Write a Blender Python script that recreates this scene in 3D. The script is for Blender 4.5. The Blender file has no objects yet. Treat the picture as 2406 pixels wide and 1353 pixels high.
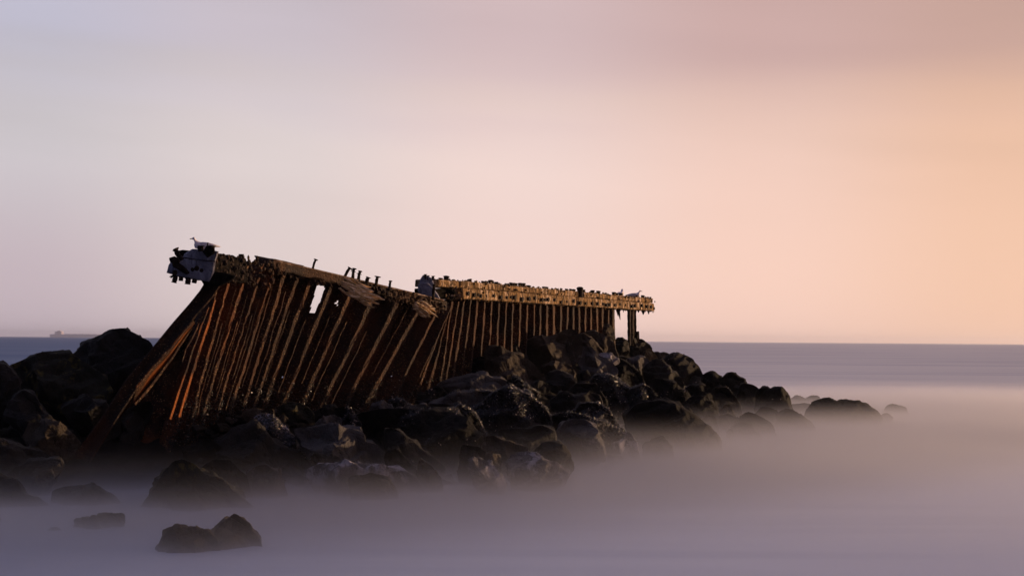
import bpy, bmesh, math, random
import numpy as np
from mathutils import Vector, Matrix

# ------------------------------------------------------------------ camera
SC = bpy.context.scene
F_PX, CX, CY = 3305.0, 1203.0, 676.5
CAM = np.array([0.0, 0.0, 2.7])
PITCH, ROLL = math.atan(122.5 / F_PX), 0.0075
fw = np.array([0, math.cos(PITCH), math.sin(PITCH)])
r0 = np.array([1.0, 0, 0]); u0 = np.array([0, -math.sin(PITCH), math.cos(PITCH)])
rt = r0 * math.cos(ROLL) + u0 * math.sin(ROLL)
up = -r0 * math.sin(ROLL) + u0 * math.cos(ROLL)
cd = bpy.data.cameras.new('camera')
cam = bpy.data.objects.new('camera', cd)
SC.collection.objects.link(cam)
M = Matrix.Identity(4)
for i in range(3):
    M[i][0], M[i][1], M[i][2], M[i][3] = rt[i], up[i], -fw[i], CAM[i]
cam.matrix_world = M
cd.sensor_width = 36.0
cd.lens = 36.0 * F_PX / 2406.0
cd.clip_start, cd.clip_end = 0.1, 60000.0
SC.camera = cam

# ------------------------------------------------------------------ world
SUN_AZ, SUN_EL = math.radians(69.0), math.radians(2.8)
def srgb(r, g, b):
    f = lambda c: c / 12.92 if c <= 0.04045 else ((c + 0.055) / 1.055) ** 2.4
    return (f(r / 255.0), f(g / 255.0), f(b / 255.0), 1.0)

W = bpy.data.worlds.new("World"); SC.world = W; W.use_nodes = True
nt = W.node_tree; nt.nodes.clear()
def N(tree, kind, **kw):
    n = tree.nodes.new(kind)
    for k, v in kw.items(): setattr(n, k, v)
    return n
def math_node(tree, op, a, b=None, c=None, clamp=False):
    n = tree.nodes.new('ShaderNodeMath'); n.operation = op; n.use_clamp = clamp
    for i, v in enumerate((a, b, c)):
        if v is None: continue
        if isinstance(v, (int, float)): n.inputs[i].default_value = v
        else: tree.links.new(v, n.inputs[i])
    return n.outputs[0]
def mixc(tree, fac, a, b, blend='MIX'):
    n = tree.nodes.new('ShaderNodeMix'); n.data_type = 'RGBA'; n.blend_type = blend
    for sock, v in ((n.inputs[0], fac), (n.inputs[6], a), (n.inputs[7], b)):
        if hasattr(v, 'links') or hasattr(v, 'is_linked'): tree.links.new(v, sock)
        else: sock.default_value = v
    return n.outputs[2]
def ramp(tree, fac, stops, interp='LINEAR'):
    n = tree.nodes.new('ShaderNodeValToRGB'); cr = n.color_ramp; cr.interpolation = interp
    while len(cr.elements) < len(stops): cr.elements.new(0.5)
    for e, (p, c) in zip(cr.elements, stops):
        e.position = p; e.color = c if not isinstance(c, (int, float)) else (c, c, c, 1)
    if fac is not None: tree.links.new(fac, n.inputs[0])
    return n.outputs[0]

tc = N(nt, 'ShaderNodeTexCoord'); sep = N(nt, 'ShaderNodeSeparateXYZ')
nt.links.new(tc.outputs['Generated'], sep.inputs[0])
X_, Y_, Z_ = sep.outputs
az = math_node(nt, 'ARCTAN2', X_, Y_)
azf = math_node(nt, 'MULTIPLY_ADD', az, 1 / (2 * math.pi), 0.5)
el = math_node(nt, 'ARCSINE', Z_)
eld = math_node(nt, 'MULTIPLY', el, 180 / math.pi)
def azr(stops):
    return ramp(nt, azf, [(0.5 + a / 360.0, srgb(*c)) for a, c in stops], 'B_SPLINE' if False else 'EASE')
BACK = (44, 46, 62)
low = azr([(-180, BACK), (-75, (84, 80, 104)), (-35, (165, 153, 166)), (-19.5, (196, 180, 188)), (-10, (222, 205, 203)),
           (0, (242, 213, 206)), (10, (247, 208, 192)), (19.5, (241, 197, 171)), (40, (238, 186, 150)), (69, (255, 214, 160)),
           (105, (190, 140, 128)), (180, BACK)])
mid = azr([(-180, BACK), (-75, (86, 82, 106)), (-35, (176, 168, 178)), (-19.5, (204, 197, 202)), (-10, (221, 208, 207)),
           (0, (238, 213, 206)), (10, (238, 202, 188)), (19.5, (237, 193, 167)), (40, (226, 176, 140)), (69, (246, 200, 152)),
           (105, (180, 134, 126)), (180, BACK)])
high = azr([(-180, BACK), (-75, (82, 80, 106)), (-35, (160, 157, 180)), (-19.5, (190, 187, 204)), (-10, (200, 189, 198)),
            (0, (207, 183, 185)), (10, (199, 166, 162)), (19.5, (197, 161, 150)), (40, (190, 150, 132)), (69, (204, 160, 132)),
            (105, (150, 120, 122)), (180, BACK)])
def sstep(tree, v, a, b):
    n = tree.nodes.new('ShaderNodeMapRange'); n.interpolation_type = 'SMOOTHSTEP'; n.clamp = True
    tree.links.new(v, n.inputs[0]); n.inputs[1].default_value = a; n.inputs[2].default_value = b
    n.inputs[3].default_value = 0; n.inputs[4].default_value = 1
    return n.outputs[0]
col = mixc(nt, sstep(nt, eld, 2.0, 8.0), low, mid)
# long drifting cloud bands, blurred sideways
cmb = N(nt, 'ShaderNodeCombineXYZ')
azd = math_node(nt, 'MULTIPLY', az, 180 / math.pi)
nt.links.new(math_node(nt, 'MULTIPLY', azd, 0.028), cmb.inputs[0])
nt.links.new(math_node(nt, 'MULTIPLY_ADD', eld, 0.22, math_node(nt, 'MULTIPLY', azd, 0.012)), cmb.inputs[1])
nz = N(nt, 'ShaderNodeTexNoise'); nz.inputs['Scale'].default_value = 1.0; nz.inputs['Detail'].default_value = 4.0
nz.inputs['Roughness'].default_value = 0.42
nt.links.new(cmb.outputs[0], nz.inputs['Vector'])
band = nz.outputs['Fac']
eln = math_node(nt, 'MULTIPLY_ADD', math_node(nt, 'SUBTRACT', band, 0.5), 10.0, eld)
col = mixc(nt, sstep(nt, eln, 7.0, 12.5), col, high)
zen = mixc(nt, sstep(nt, eld, 16.0, 60.0), col, srgb(104, 106, 136))
cloud = ramp(nt, band, [(0.34, 0.90), (0.5, 1.0), (0.66, 1.05)])
zen = mixc(nt, sstep(nt, eld, 3.0, 9.0), zen, mixc(nt, 1.0, zen, cloud, 'MULTIPLY'))
sky = N(nt, 'ShaderNodeTexSky'); sky.sky_type = 'NISHITA'; sky.sun_disc = False
sky.sun_elevation = SUN_EL; sky.sun_rotation = SUN_AZ
b1 = N(nt, 'ShaderNodeBackground'); b1.inputs['Strength'].default_value = 0.1
nt.links.new(sky.outputs[0], b1.inputs[0])
b2 = N(nt, 'ShaderNodeBackground'); b2.inputs['Strength'].default_value = 1.09
nt.links.new(zen, b2.inputs[0])
mx = N(nt, 'ShaderNodeMixShader'); mx.inputs[0].default_value = 0.94
nt.links.new(b1.outputs[0], mx.inputs[1]); nt.links.new(b2.outputs[0], mx.inputs[2])
wo = N(nt, 'ShaderNodeOutputWorld'); nt.links.new(mx.outputs[0], wo.inputs[0])

# ------------------------------------------------------------------ sun, exposure
sd = bpy.data.lights.new('sun', 'SUN'); so = bpy.data.objects.new('sun', sd); SC.collection.objects.link(so)
sd.energy = 5.0; sd.angle = math.radians(0.6); sd.color = (1.0, 0.64, 0.36)
sdir = Vector((math.sin(SUN_AZ) * math.cos(SUN_EL), math.cos(SUN_AZ) * math.cos(SUN_EL), math.sin(SUN_EL)))
so.rotation_euler = sdir.to_track_quat('Z', 'Y').to_euler()
so.location = (30, 12, 20)
SC.view_settings.view_transform = 'Standard'; SC.view_settings.look = 'None'
SC.view_settings.exposure = 0.0; SC.view_settings.gamma = 1.0; SC.view_settings.use_curve_mapping = False
SC.cycles.use_denoising = True
SC.cycles.volume_step_rate = 0.09
SC.cycles.volume_max_steps = 256
SC.cycles.max_bounces = 6; SC.cycles.volume_bounces = 1

# ------------------------------------------------------------------ helpers
def rays(px, py):
    px = np.asarray(px, float); py = np.asarray(py, float)
    return fw + rt * ((px - CX) / F_PX)[..., None] + up * ((CY - py) / F_PX)[..., None]
def PT(px, py, d):
    r = rays(px, py); d = np.asarray(d, float)
    return CAM + r * (d / r[..., 1])[..., None]
def proj(v):
    q = np.asarray(v) - CAM
    z = q @ fw
    return CX + F_PX * (q @ rt) / z, CY - F_PX * (q @ up) / z
def water_depth(px, py):
    r = rays(px, py); return -CAM[2] / r[..., 2] * r[..., 1]

def _hash(ix, iy, iz, seed):
    h = (ix.astype(np.uint32) * np.uint32(374761393) + iy.astype(np.uint32) * np.uint32(668265263)
         + iz.astype(np.uint32) * np.uint32(2147483647) + np.uint32((seed * 974634777) & 0xffffffff))
    h = (h ^ (h >> np.uint32(13))) * np.uint32(1274126177)
    h = (h ^ (h >> np.uint32(16))) * np.uint32(2246822519)
    h = h ^ (h >> np.uint32(15))
    return (h & np.uint32(0xffffff)).astype(float) / float(0xffffff) * 2 - 1
ROT = np.array([[0.36, 0.48, -0.8], [-0.8, 0.6, 0.0], [0.48, 0.64, 0.6]])
def noise(p, scale=1.0, seed=0):
    p = (np.asarray(p) @ ROT) * scale + 500.0 + seed * 7.31
    i = np.floor(p).astype(np.int64); f = p - i
    u = f * f * (3 - 2 * f)
    out = 0
    for dx in (0, 1):
        for dy in (0, 1):
            for dz in (0, 1):
                w = (u[..., 0] if dx else 1 - u[..., 0]) * (u[..., 1] if dy else 1 - u[..., 1]) * (u[..., 2] if dz else 1 - u[..., 2])
                out = out + w * _hash(i[..., 0] + dx, i[..., 1] + dy, i[..., 2] + dz, seed)
    return out
def fbm(p, scale, seed=0, octv=3, gain=0.5):
    s, a, t = 0, 1.0, 0
    for o in range(octv):
        s = s + a * noise(p, scale * 2.03 ** o, seed + o * 17); t += a; a *= gain
    return s / t

COL = SC.collection
def link_mesh(name, verts, faces, mat, parent=None, smooth=False):
    me = bpy.data.meshes.new(name)
    me.from_pydata([tuple(v) for v in verts], [], [tuple(int(i) for i in f) for f in faces])
    me.validate(); me.update()
    if mat: me.materials.append(mat)
    if smooth: me.polygons.foreach_set('use_smooth', [True] * len(me.polygons))
    o = bpy.data.objects.new(name, me); COL.objects.link(o)
    if parent is not None:
        o.parent = parent
        o.matrix_parent_inverse = parent.matrix_world.inverted()
    return o
def rebase(o, origin):
    """move a mesh object's origin to a world point, keeping the shape where it is"""
    o.data.transform(Matrix.Translation(-Vector(origin))); o.location = Vector(origin)
    return o
def thing(name, loc, label, cat, group=None):
    o = bpy.data.objects.new(name, None); COL.objects.link(o)
    o.location = Vector(loc); o.empty_display_size = 0.2
    o.matrix_world = Matrix.Translation(Vector(loc))
    o['label'] = label; o['category'] = cat
    if group: o['group'] = group
    return o
def tag(o, label, cat, group=None, kind=None):
    if label: o['label'] = label
    if cat: o['category'] = cat
    if group: o['group'] = group
    if kind: o['kind'] = kind
    return o

# ------------------------------------------------------------------ materials
def new_mat(name):
    m = bpy.data.materials.new(name); m.use_nodes = True
    t = m.node_tree; t.nodes.clear()
    out = t.nodes.new('ShaderNodeOutputMaterial'); b = t.nodes.new('ShaderNodeBsdfPrincipled')
    t.links.new(b.outputs[0], out.inputs[0])
    return m, t, b, out
def coords(t, scale=(1, 1, 1)):
    g = t.nodes.new('ShaderNodeNewGeometry'); mp = t.nodes.new('ShaderNodeMapping')
    mp.inputs['Scale'].default_value = scale
    t.links.new(g.outputs['Position'], mp.inputs[0]); return mp.outputs[0]
def tnoise(t, vec, scale, detail=5, rough=0.6, dist=0.0):
    n = t.nodes.new('ShaderNodeTexNoise'); n.inputs['Scale'].default_value = scale
    n.inputs['Detail'].default_value = detail; n.inputs['Roughness'].default_value = rough
    n.inputs['Distortion'].default_value = dist
    t.links.new(vec, n.inputs['Vector']); return n.outputs['Fac']
def tvor(t, vec, scale, feature='F1'):
    n = t.nodes.new('ShaderNodeTexVoronoi'); n.inputs['Scale'].default_value = scale; n.feature = feature
    t.links.new(vec, n.inputs['Vector']); return n.outputs['Distance']
def bump(t, b, h, dist, strength=1.0):
    n = t.nodes.new('ShaderNodeBump'); n.inputs['Distance'].default_value = dist
    n.inputs['Strength'].default_value = strength
    t.links.new(h, n.inputs['Height']); t.links.new(n.outputs[0], b.inputs['Normal']); return n

def rock_mat(name, c_dark, c_light, c_patch=None, patch_amt=0.5, rough=0.7, spec=0.3, bumpd=0.03):
    kf = 1.35 if name[:4] in ('grey', 'pale') else 0.95 if name[:4] in ('grey', 'pale', 'ochr', 'brow') else 1.5 if name[:4] == 'moss' else 1.05 if name[:4] == 'dark' else 0.8  # grey and pale colours raised to carry the wet tops' sky sheen
    k_ = lambda c: tuple(x * kf for x in c[:3]) + (1.0,)
    c_dark, c_light, spec, rough = k_(c_dark), k_(c_light), spec * 0.32, rough + 0.1
    c_patch = k_(c_patch) if c_patch else None
    m, t, b, _ = new_mat(name)
    v = coords(t)
    n1 = tnoise(t, v, 1.3, 6, 0.62); n2 = tnoise(t, v, 14, 5, 0.7)
    c = ramp(t, n1, [(0.35, c_dark), (0.68, c_light)])
    c = mixc(t, math_node(t, 'MULTIPLY', sstep(t, n2, 0.42, 0.7), 0.5), c, c_dark)
    if c_patch:
        n3 = tnoise(t, v, 2.1, 6, 0.68, 0.4)
        c = mixc(t, sstep(t, n3, 1 - patch_amt, 1 - patch_amt + 0.1), c, c_patch)
    # pits and pale specks of grain
    sp = tvor(t, v, 38)
    c = mixc(t, math_node(t, 'MULTIPLY', sstep(t, sp, 0.32, 0.18), 0.35), c, tuple(min(1, x * 1.9) for x in c_light[:3]) + (1,))
    t.links.new(c, b.inputs['Base Color'])
    b.inputs['Roughness'].default_value = rough
    b.inputs['Specular IOR Level'].default_value = spec
    cr = tvor(t, v, 2.6, 'DISTANCE_TO_EDGE')
    crk = sstep(t, cr, 0.0, 0.035)
    h = math_node(t, 'ADD', math_node(t, 'MULTIPLY', tnoise(t, v, 5, 8, 0.7), 1.0),
                  math_node(t, 'MULTIPLY', tnoise(t, v, 30, 4, 0.7), 0.35))
    h = math_node(t, 'ADD', h, math_node(t, 'MULTIPLY', crk, 0.10))
    bump(t, b, h, bumpd * 3.4)
    return m
g = lambda *c: tuple(c) + (1.0,)
MR = {
 'dark':  rock_mat('dark_wet_rock', g(.012, .011, .010), g(.034, .031, .029), rough=0.55, spec=0.35),  # wet stone, darkened further for the light fading low on the heap
 'black': rock_mat('black_mussel_rock', g(.006, .006, .006), g(.017, .015, .014), rough=0.6, spec=0.3, bumpd=0.05),
 'grey':  rock_mat('grey_dry_rock', g(.045, .042, .042), g(.10, .092, .09), g(.16, .15, .155), 0.40),
 'pale':  rock_mat('pale_crusted_rock', g(.05, .047, .05), g(.13, .12, .13), g(.28, .26, .29), 0.50),
 'moss':  rock_mat('mossy_rock', g(.012, .012, .010), g(.03, .029, .022), g(.075, .060, .022), 0.46),
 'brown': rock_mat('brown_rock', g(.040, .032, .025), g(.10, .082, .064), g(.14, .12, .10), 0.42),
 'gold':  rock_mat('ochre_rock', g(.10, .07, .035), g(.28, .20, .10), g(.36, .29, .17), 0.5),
}
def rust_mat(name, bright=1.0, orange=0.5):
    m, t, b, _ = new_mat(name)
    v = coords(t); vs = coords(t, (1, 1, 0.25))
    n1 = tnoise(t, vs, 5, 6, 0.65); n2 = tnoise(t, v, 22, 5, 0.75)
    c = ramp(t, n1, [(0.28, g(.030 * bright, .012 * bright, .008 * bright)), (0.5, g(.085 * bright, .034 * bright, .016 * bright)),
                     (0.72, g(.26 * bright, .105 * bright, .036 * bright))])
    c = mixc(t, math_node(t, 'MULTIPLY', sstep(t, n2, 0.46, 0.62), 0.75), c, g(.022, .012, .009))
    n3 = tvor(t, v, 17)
    c = mixc(t, math_node(t, 'MULTIPLY', sstep(t, n3, 0.32, 0.16), 0.8), c, g(.62 * bright, .40 * bright, .20 * bright))  # bright salt specks, their sparkle put into the colour
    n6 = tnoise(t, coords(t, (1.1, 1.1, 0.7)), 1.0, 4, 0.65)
    c = mixc(t, math_node(t, 'MULTIPLY', sstep(t, n6, 0.44, 0.60), 0.72), c, g(.020, .011, .009))  # broad darkening stands in for uneven light and cap shadow on ribs
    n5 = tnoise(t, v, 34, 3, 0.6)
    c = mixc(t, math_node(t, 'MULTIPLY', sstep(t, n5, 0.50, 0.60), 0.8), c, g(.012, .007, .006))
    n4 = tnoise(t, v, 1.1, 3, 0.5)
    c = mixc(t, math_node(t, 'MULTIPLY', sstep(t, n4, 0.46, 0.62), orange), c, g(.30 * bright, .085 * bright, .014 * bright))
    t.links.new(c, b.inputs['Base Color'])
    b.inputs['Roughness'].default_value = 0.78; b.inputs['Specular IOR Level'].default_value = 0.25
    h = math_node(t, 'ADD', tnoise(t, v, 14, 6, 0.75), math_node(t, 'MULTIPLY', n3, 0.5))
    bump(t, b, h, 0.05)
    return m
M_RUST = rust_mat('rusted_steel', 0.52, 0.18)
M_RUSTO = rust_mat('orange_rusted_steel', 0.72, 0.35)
M_RUSTB = rust_mat('sunlit_orange_rust', 1.0, 1.0)  # sunlight put into colour: brighter rust for the lit web and flanges
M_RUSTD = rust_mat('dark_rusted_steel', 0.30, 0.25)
def crust_mat(name, base, alt, pale, dirt, dirt_amt=0.5, pits=0.9):
    m, t, b, _ = new_mat(name)
    v = coords(t); vs = coords(t, (1, 1, 0.3))
    n1 = tnoise(t, v, 3.1, 6, 0.65); n2 = tnoise(t, vs, 9, 6, 0.7); n3 = tnoise(t, v, 26, 4, 0.7)
    c = ramp(t, n1, [(0.36, base), (0.62, alt)])
    c = mixc(t, sstep(t, tnoise(t, vs, 4.2, 5, 0.7, 0.6), 0.50, 0.60), c, pale)
    c = mixc(t, math_node(t, 'MULTIPLY', sstep(t, n2, 1 - dirt_amt, 1.12 - dirt_amt), 0.85), c, dirt)
    c = mixc(t, math_node(t, 'MULTIPLY', sstep(t, n3, 0.5, 0.66), 0.5), c, dirt)
    t.links.new(c, b.inputs['Base Color']); b.inputs['Roughness'].default_value = 0.85
    b.inputs['Specular IOR Level'].default_value = 0.05
    c = mixc(t, math_node(t, 'MULTIPLY', sstep(t, tnoise(t, v, 1.3, 4, 0.6), 0.50, 0.66), 0.45), c, dirt)
    pit = tnoise(t, v, 7.5, 5, 0.72, 0.5)
    c = mixc(t, math_node(t, 'MULTIPLY', sstep(t, pit, 0.56, 0.64), pits), c, dirt)
    t.links.new(c, b.inputs['Base Color'])
    h = math_node(t, 'ADD', tnoise(t, v, 9, 8, 0.7), math_node(t, 'MULTIPLY', n3, 0.4))
    bump(t, b, h, 0.09)
    return m
M_CAP = crust_mat('weathered_cap_concrete', g(.26, .150, .062), g(.40, .25, .125), g(.74, .54, .39), g(.05, .032, .018), 0.54)
M_WHITE = crust_mat('guano_whitened_concrete', g(.26, .26, .33), g(.34, .34, .42), g(.44, .44, .52), g(.10, .095, .115), 0.46, 0.4)
M_CAPD = crust_mat('dark_concrete', g(.006, .005, .005), g(.011, .009, .008), g(.022, .017, .015), g(.004, .003, .003), 0.5)  # near-black tone for the near beam, lumps and waling end
M_PLANK = crust_mat('grey_brown_timber', g(.12, .075, .05), g(.20, .13, .09), g(.34, .25, .20), g(.04, .025, .02), 0.45)
def wood_mat():
    m, t, b, _ = new_mat('splintered_timber')
    tcn = t.nodes.new('ShaderNodeTexCoord'); mp = t.nodes.new('ShaderNodeMapping')
    mp.inputs['Scale'].default_value = (2, 30, 30); t.links.new(tcn.outputs['Object'], mp.inputs[0])
    n = tnoise(t, mp.outputs[0], 1.0, 5, 0.6)
    v = coords(t); n2 = tnoise(t, v, 6, 4, 0.6)
    c = ramp(t, n, [(0.32, g(.26, .14, .05)), (0.45, g(.66, .43, .20)), (0.62, g(.92, .74, .52))])
    c = mixc(t, sstep(t, n2, 0.5, 0.7), c, g(.40, .27, .11))
    t.links.new(c, b.inputs['Base Color']); b.inputs['Roughness'].default_value = 0.8
    bump(t, b, n, 0.03); return m
M_WOOD = wood_mat()
def plain(name, c, rough=0.6, spec=0.3, vary=0.0):
    m, t, b, _ = new_mat(name)
    if vary:
        v = coords(t); n = tnoise(t, v, 9, 4)
        cc = ramp(t, n, [(0.3, tuple(x * (1 - vary) for x in c[:3]) + (1,)), (0.7, tuple(min(1, x * (1 + vary)) for x in c[:3]) + (1,))])
        t.links.new(cc, b.inputs['Base Color'])
    else: b.inputs['Base Color'].default_value = c
    b.inputs['Roughness'].default_value = rough; b.inputs['Specular IOR Level'].default_value = spec
    return m
M_BOLT = plain('black_rusted_iron', g(.016, .010, .008), 0.75, 0.1, 0.5)
M_MUSSEL = plain('blue_black_mussel_shell', g(.010, .010, .013), 0.2, 0.7, 0.4)
M_MUSSELP = plain('barnacle_glint_shell', g(.34, .27, .23), 0.6, 0.3, 0.5)

# ------------------------------------------------------------------ sea
def sea_mat():
    m, t, b, out = new_mat('milky_sea_water')
    v = coords(t)
    sp = t.nodes.new('ShaderNodeSeparateXYZ'); t.links.new(v, sp.inputs[0])
    x, y, _z = sp.outputs
    # milky churn, with sky reflection painted in: dark blue left, pale right
    sheen_side = sstep(t, math_node(t, 'DIVIDE', math_node(t, 'ADD', x, 3.2), math_node(t, 'MULTIPLY_ADD', y, 0.25, 8.0)), -1.0, 0.9)
    vs = coords(t, (0.02, 0.10, 1)); drift = tnoise(t, vs, 1.0, 4, 0.5, 0.5)
    off = sstep(t, y, 40.0, 240.0)
    foam_sheen = math_node(t, 'MULTIPLY', sheen_side, math_node(t, 'MULTIPLY_ADD', off, -0.12, 1.0))
    st2 = tnoise(t, coords(t, (0.035, 0.55, 1)), 1.0, 4, 0.55, 0.8)
    drift = math_node(t, 'MULTIPLY_ADD', math_node(t, 'SUBTRACT', st2, 0.5), 0.55, drift)
    foam_sheen = math_node(t, 'MULTIPLY', foam_sheen, math_node(t, 'MULTIPLY_ADD', drift, 1.2, 0.44), clamp=True)
    far = mixc(t, sstep(t, y, 30.0, 70.0), g(.86, .89, .93), g(.84, .85, .84))
    c = mixc(t, foam_sheen, g(.085, .15, .32), far)
    t.links.new(c, b.inputs['Base Color'])
    t.links.new(math_node(t, 'MULTIPLY_ADD', sheen_side, 0.40, 0.10), b.inputs['Specular IOR Level'])
    b.inputs['IOR'].default_value = 1.33
    # broad streaks of swell averaged by time
    vw = coords(t, (0.006, 0.035, 1)); n = tnoise(t, vw, 1.0, 3, 0.45, 0.3)
    t.links.new(math_node(t, 'MULTIPLY_ADD', n, 0.28, 0.42), b.inputs['Roughness'])
    vb = coords(t, (0.05, 0.25, 1)); nb = tnoise(t, vb, 1.0, 2, 0.4)
    bump(t, b, nb, 0.35, 0.25)
    return m
S = 16000.0
sea = link_mesh('sea', [(-S, -200, 0), (S, -200, 0), (S, S, 0), (-S, S, 0)], [(0, 1, 2, 3)], sea_mat())
tag(sea, None, None, kind='structure')
bed = link_mesh('seabed', [(-S, -200, -4), (S, -200, -4), (S, S, -4), (-S, S, -4)], [(0, 1, 2, 3)], MR['dark'])
tag(bed, None, None, kind='structure')

# ------------------------------------------------------------------ rubble bank under the boulders
xs_w = [-150, 0, 300, 600, 1000, 1200, 1400, 1600, 1850, 2100, 2160]
yw_w = [1225, 1205, 1190, 1150, 1165, 1125, 1085, 1042, 985, 972, 975]
xs_c = [-150, 0, 300, 500, 700, 930, 1050, 1220, 1440, 1530, 1640, 1750, 1850, 2100, 2160]
yc_c = [900, 900, 900, 985, 955, 940, 895, 815, 795, 815, 880, 895, 930, 962, 972]
dc_c = [29, 29, 29, 28.2, 31.2, 34.2, 36.8, 41.5, 50.5, 53.5, 52, 51, 50, 49.5, 49.5]
def bank_depth(px, py):
    yw = np.interp(px, xs_w, yw_w); yc = np.interp(px, xs_c, yc_c); dc = np.interp(px, xs_c, dc_c)
    dw = water_depth(px, yw)
    t = (yw - py) / np.maximum(yw - yc, 8)
    return dw + (dc - dw) * np.clip(t, -0.3, 1.1)
def build_bank():
    nx, ny = 170, 26
    px = np.linspace(-150, 2160, nx)
    V = []
    for j in range(ny + 5):
        yw = np.interp(px, xs_w, yw_w); yc = np.interp(px, xs_c, yc_c)
        if j <= ny:
            t = j / ny
            py = yw + (yc - yw) * t
            p = PT(px, py, bank_depth(px, py))
            p[:, 1] += 0.35; p[:, 0] -= 0.1; p[:, 2] -= 0.24 + 0.40 * (1 - t)
            top = p.copy()
        else:
            k = (j - ny) / 5.0
            p = top.copy(); p[:, 0] -= 2.6 * k; p[:, 1] += 1.6 * k; p[:, 2] -= (top[:, 2] + 1.2) * k
        V.append(p)
    V = np.array(V).reshape(-1, 3)
    V[:, 2] += 0.22 * fbm(V, 1.1, 3, 4, 0.6); V[:, 1] += 0.2 * fbm(V, 1.3, 9, 3)
    f = [(j * nx + i, j * nx + i + 1, (j + 1) * nx + i + 1, (j + 1) * nx + i) for j in range(ny + 4) for i in range(nx - 1)]
    return tag(link_mesh('rubble_bank', V, f, MR['black'], smooth=False), None, None, kind='structure')
build_bank()

# broken stone lying in the gaps between the boulders, too much of it to count
def build_rubble():
    rg = np.random.RandomState(8); V, F = [], []
    cube = np.array([(x, y, z) for x in (-1, 1) for y in (-1, 1) for z in (-1, 1)], float)
    hull = None
    for k in range(520):
        px = rg.uniform(470, 1830); t = rg.uniform(.06, 1.0)
        yw, yc = np.interp(px, xs_w, yw_w), np.interp(px, xs_c, yc_c)
        py = yw + (yc - yw) * t
        p = PT(px, py, bank_depth(px, py)); p[1] += rg.uniform(-.45, .15); p[2] += rg.uniform(-.30, .02)
        s = rg.uniform(.07, .20) * rg.choice([1, 1, 1.6])
        bm = bmesh.new()
        pts = rg.normal(0, 1, (13, 3)); pts /= np.linalg.norm(pts, axis=1)[:, None]
        pts = pts * rg.uniform(.75, 1.1, (13, 1)) * np.array([1.35, 1.0, .75]) * s
        a = rg.uniform(0, 6.28); R2 = np.array([[math.cos(a), -math.sin(a), 0], [math.sin(a), math.cos(a), 0], [0, 0, 1]])
        pts = pts @ R2.T + p
        for q in pts: bm.verts.new(q)
        r = bmesh.ops.convex_hull(bm, input=bm.verts)
        bm.verts.index_update(); base = len(V)
        bm.verts.ensure_lookup_table()
        V += [tuple(v.co) for v in bm.verts]; F += [tuple(v.index + base for v in f.verts) for f in bm.faces]
        bm.free()
    o = link_mesh('rubble', V, F, MR['dark']); tag(o, 'angular broken stone lying in the gaps between the boulders', 'rubble', kind='stuff')
build_rubble()

# ------------------------------------------------------------------ boulders
ROCK_MESHES = []
def unit3(x, y, z):
    v = np.array([x, y, z], float); return v / np.linalg.norm(v)
def ray_radius(poly, c, ang):
    dx, dy = np.cos(ang), np.sin(ang)
    best = np.zeros_like(ang)
    n = len(poly)
    for i in range(n):
        x1, y1 = poly[i] - c; x2, y2 = poly[(i + 1) % n] - c
        ex, ey = x2 - x1, y2 - y1
        den = dx * ey - dy * ex
        den = np.where(np.abs(den) < 1e-9, 1e-9, den)
        r = (x1 * ey - y1 * ex) / den
        s = (x1 * dy - y1 * dx) / den
        ok = (r > 0) & (s >= -1e-6) & (s <= 1 + 1e-6)
        best = np.where(ok, np.maximum(best, r), best)
    return best
def centroid(p):
    x, y = p[:, 0], p[:, 1]; x2, y2 = np.roll(x, -1), np.roll(y, -1)
    a = x * y2 - x2 * y; A = a.sum() / 2
    return np.array([((x + x2) * a).sum() / (6 * A), ((y + y2) * a).sum() / (6 * A)])
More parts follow.
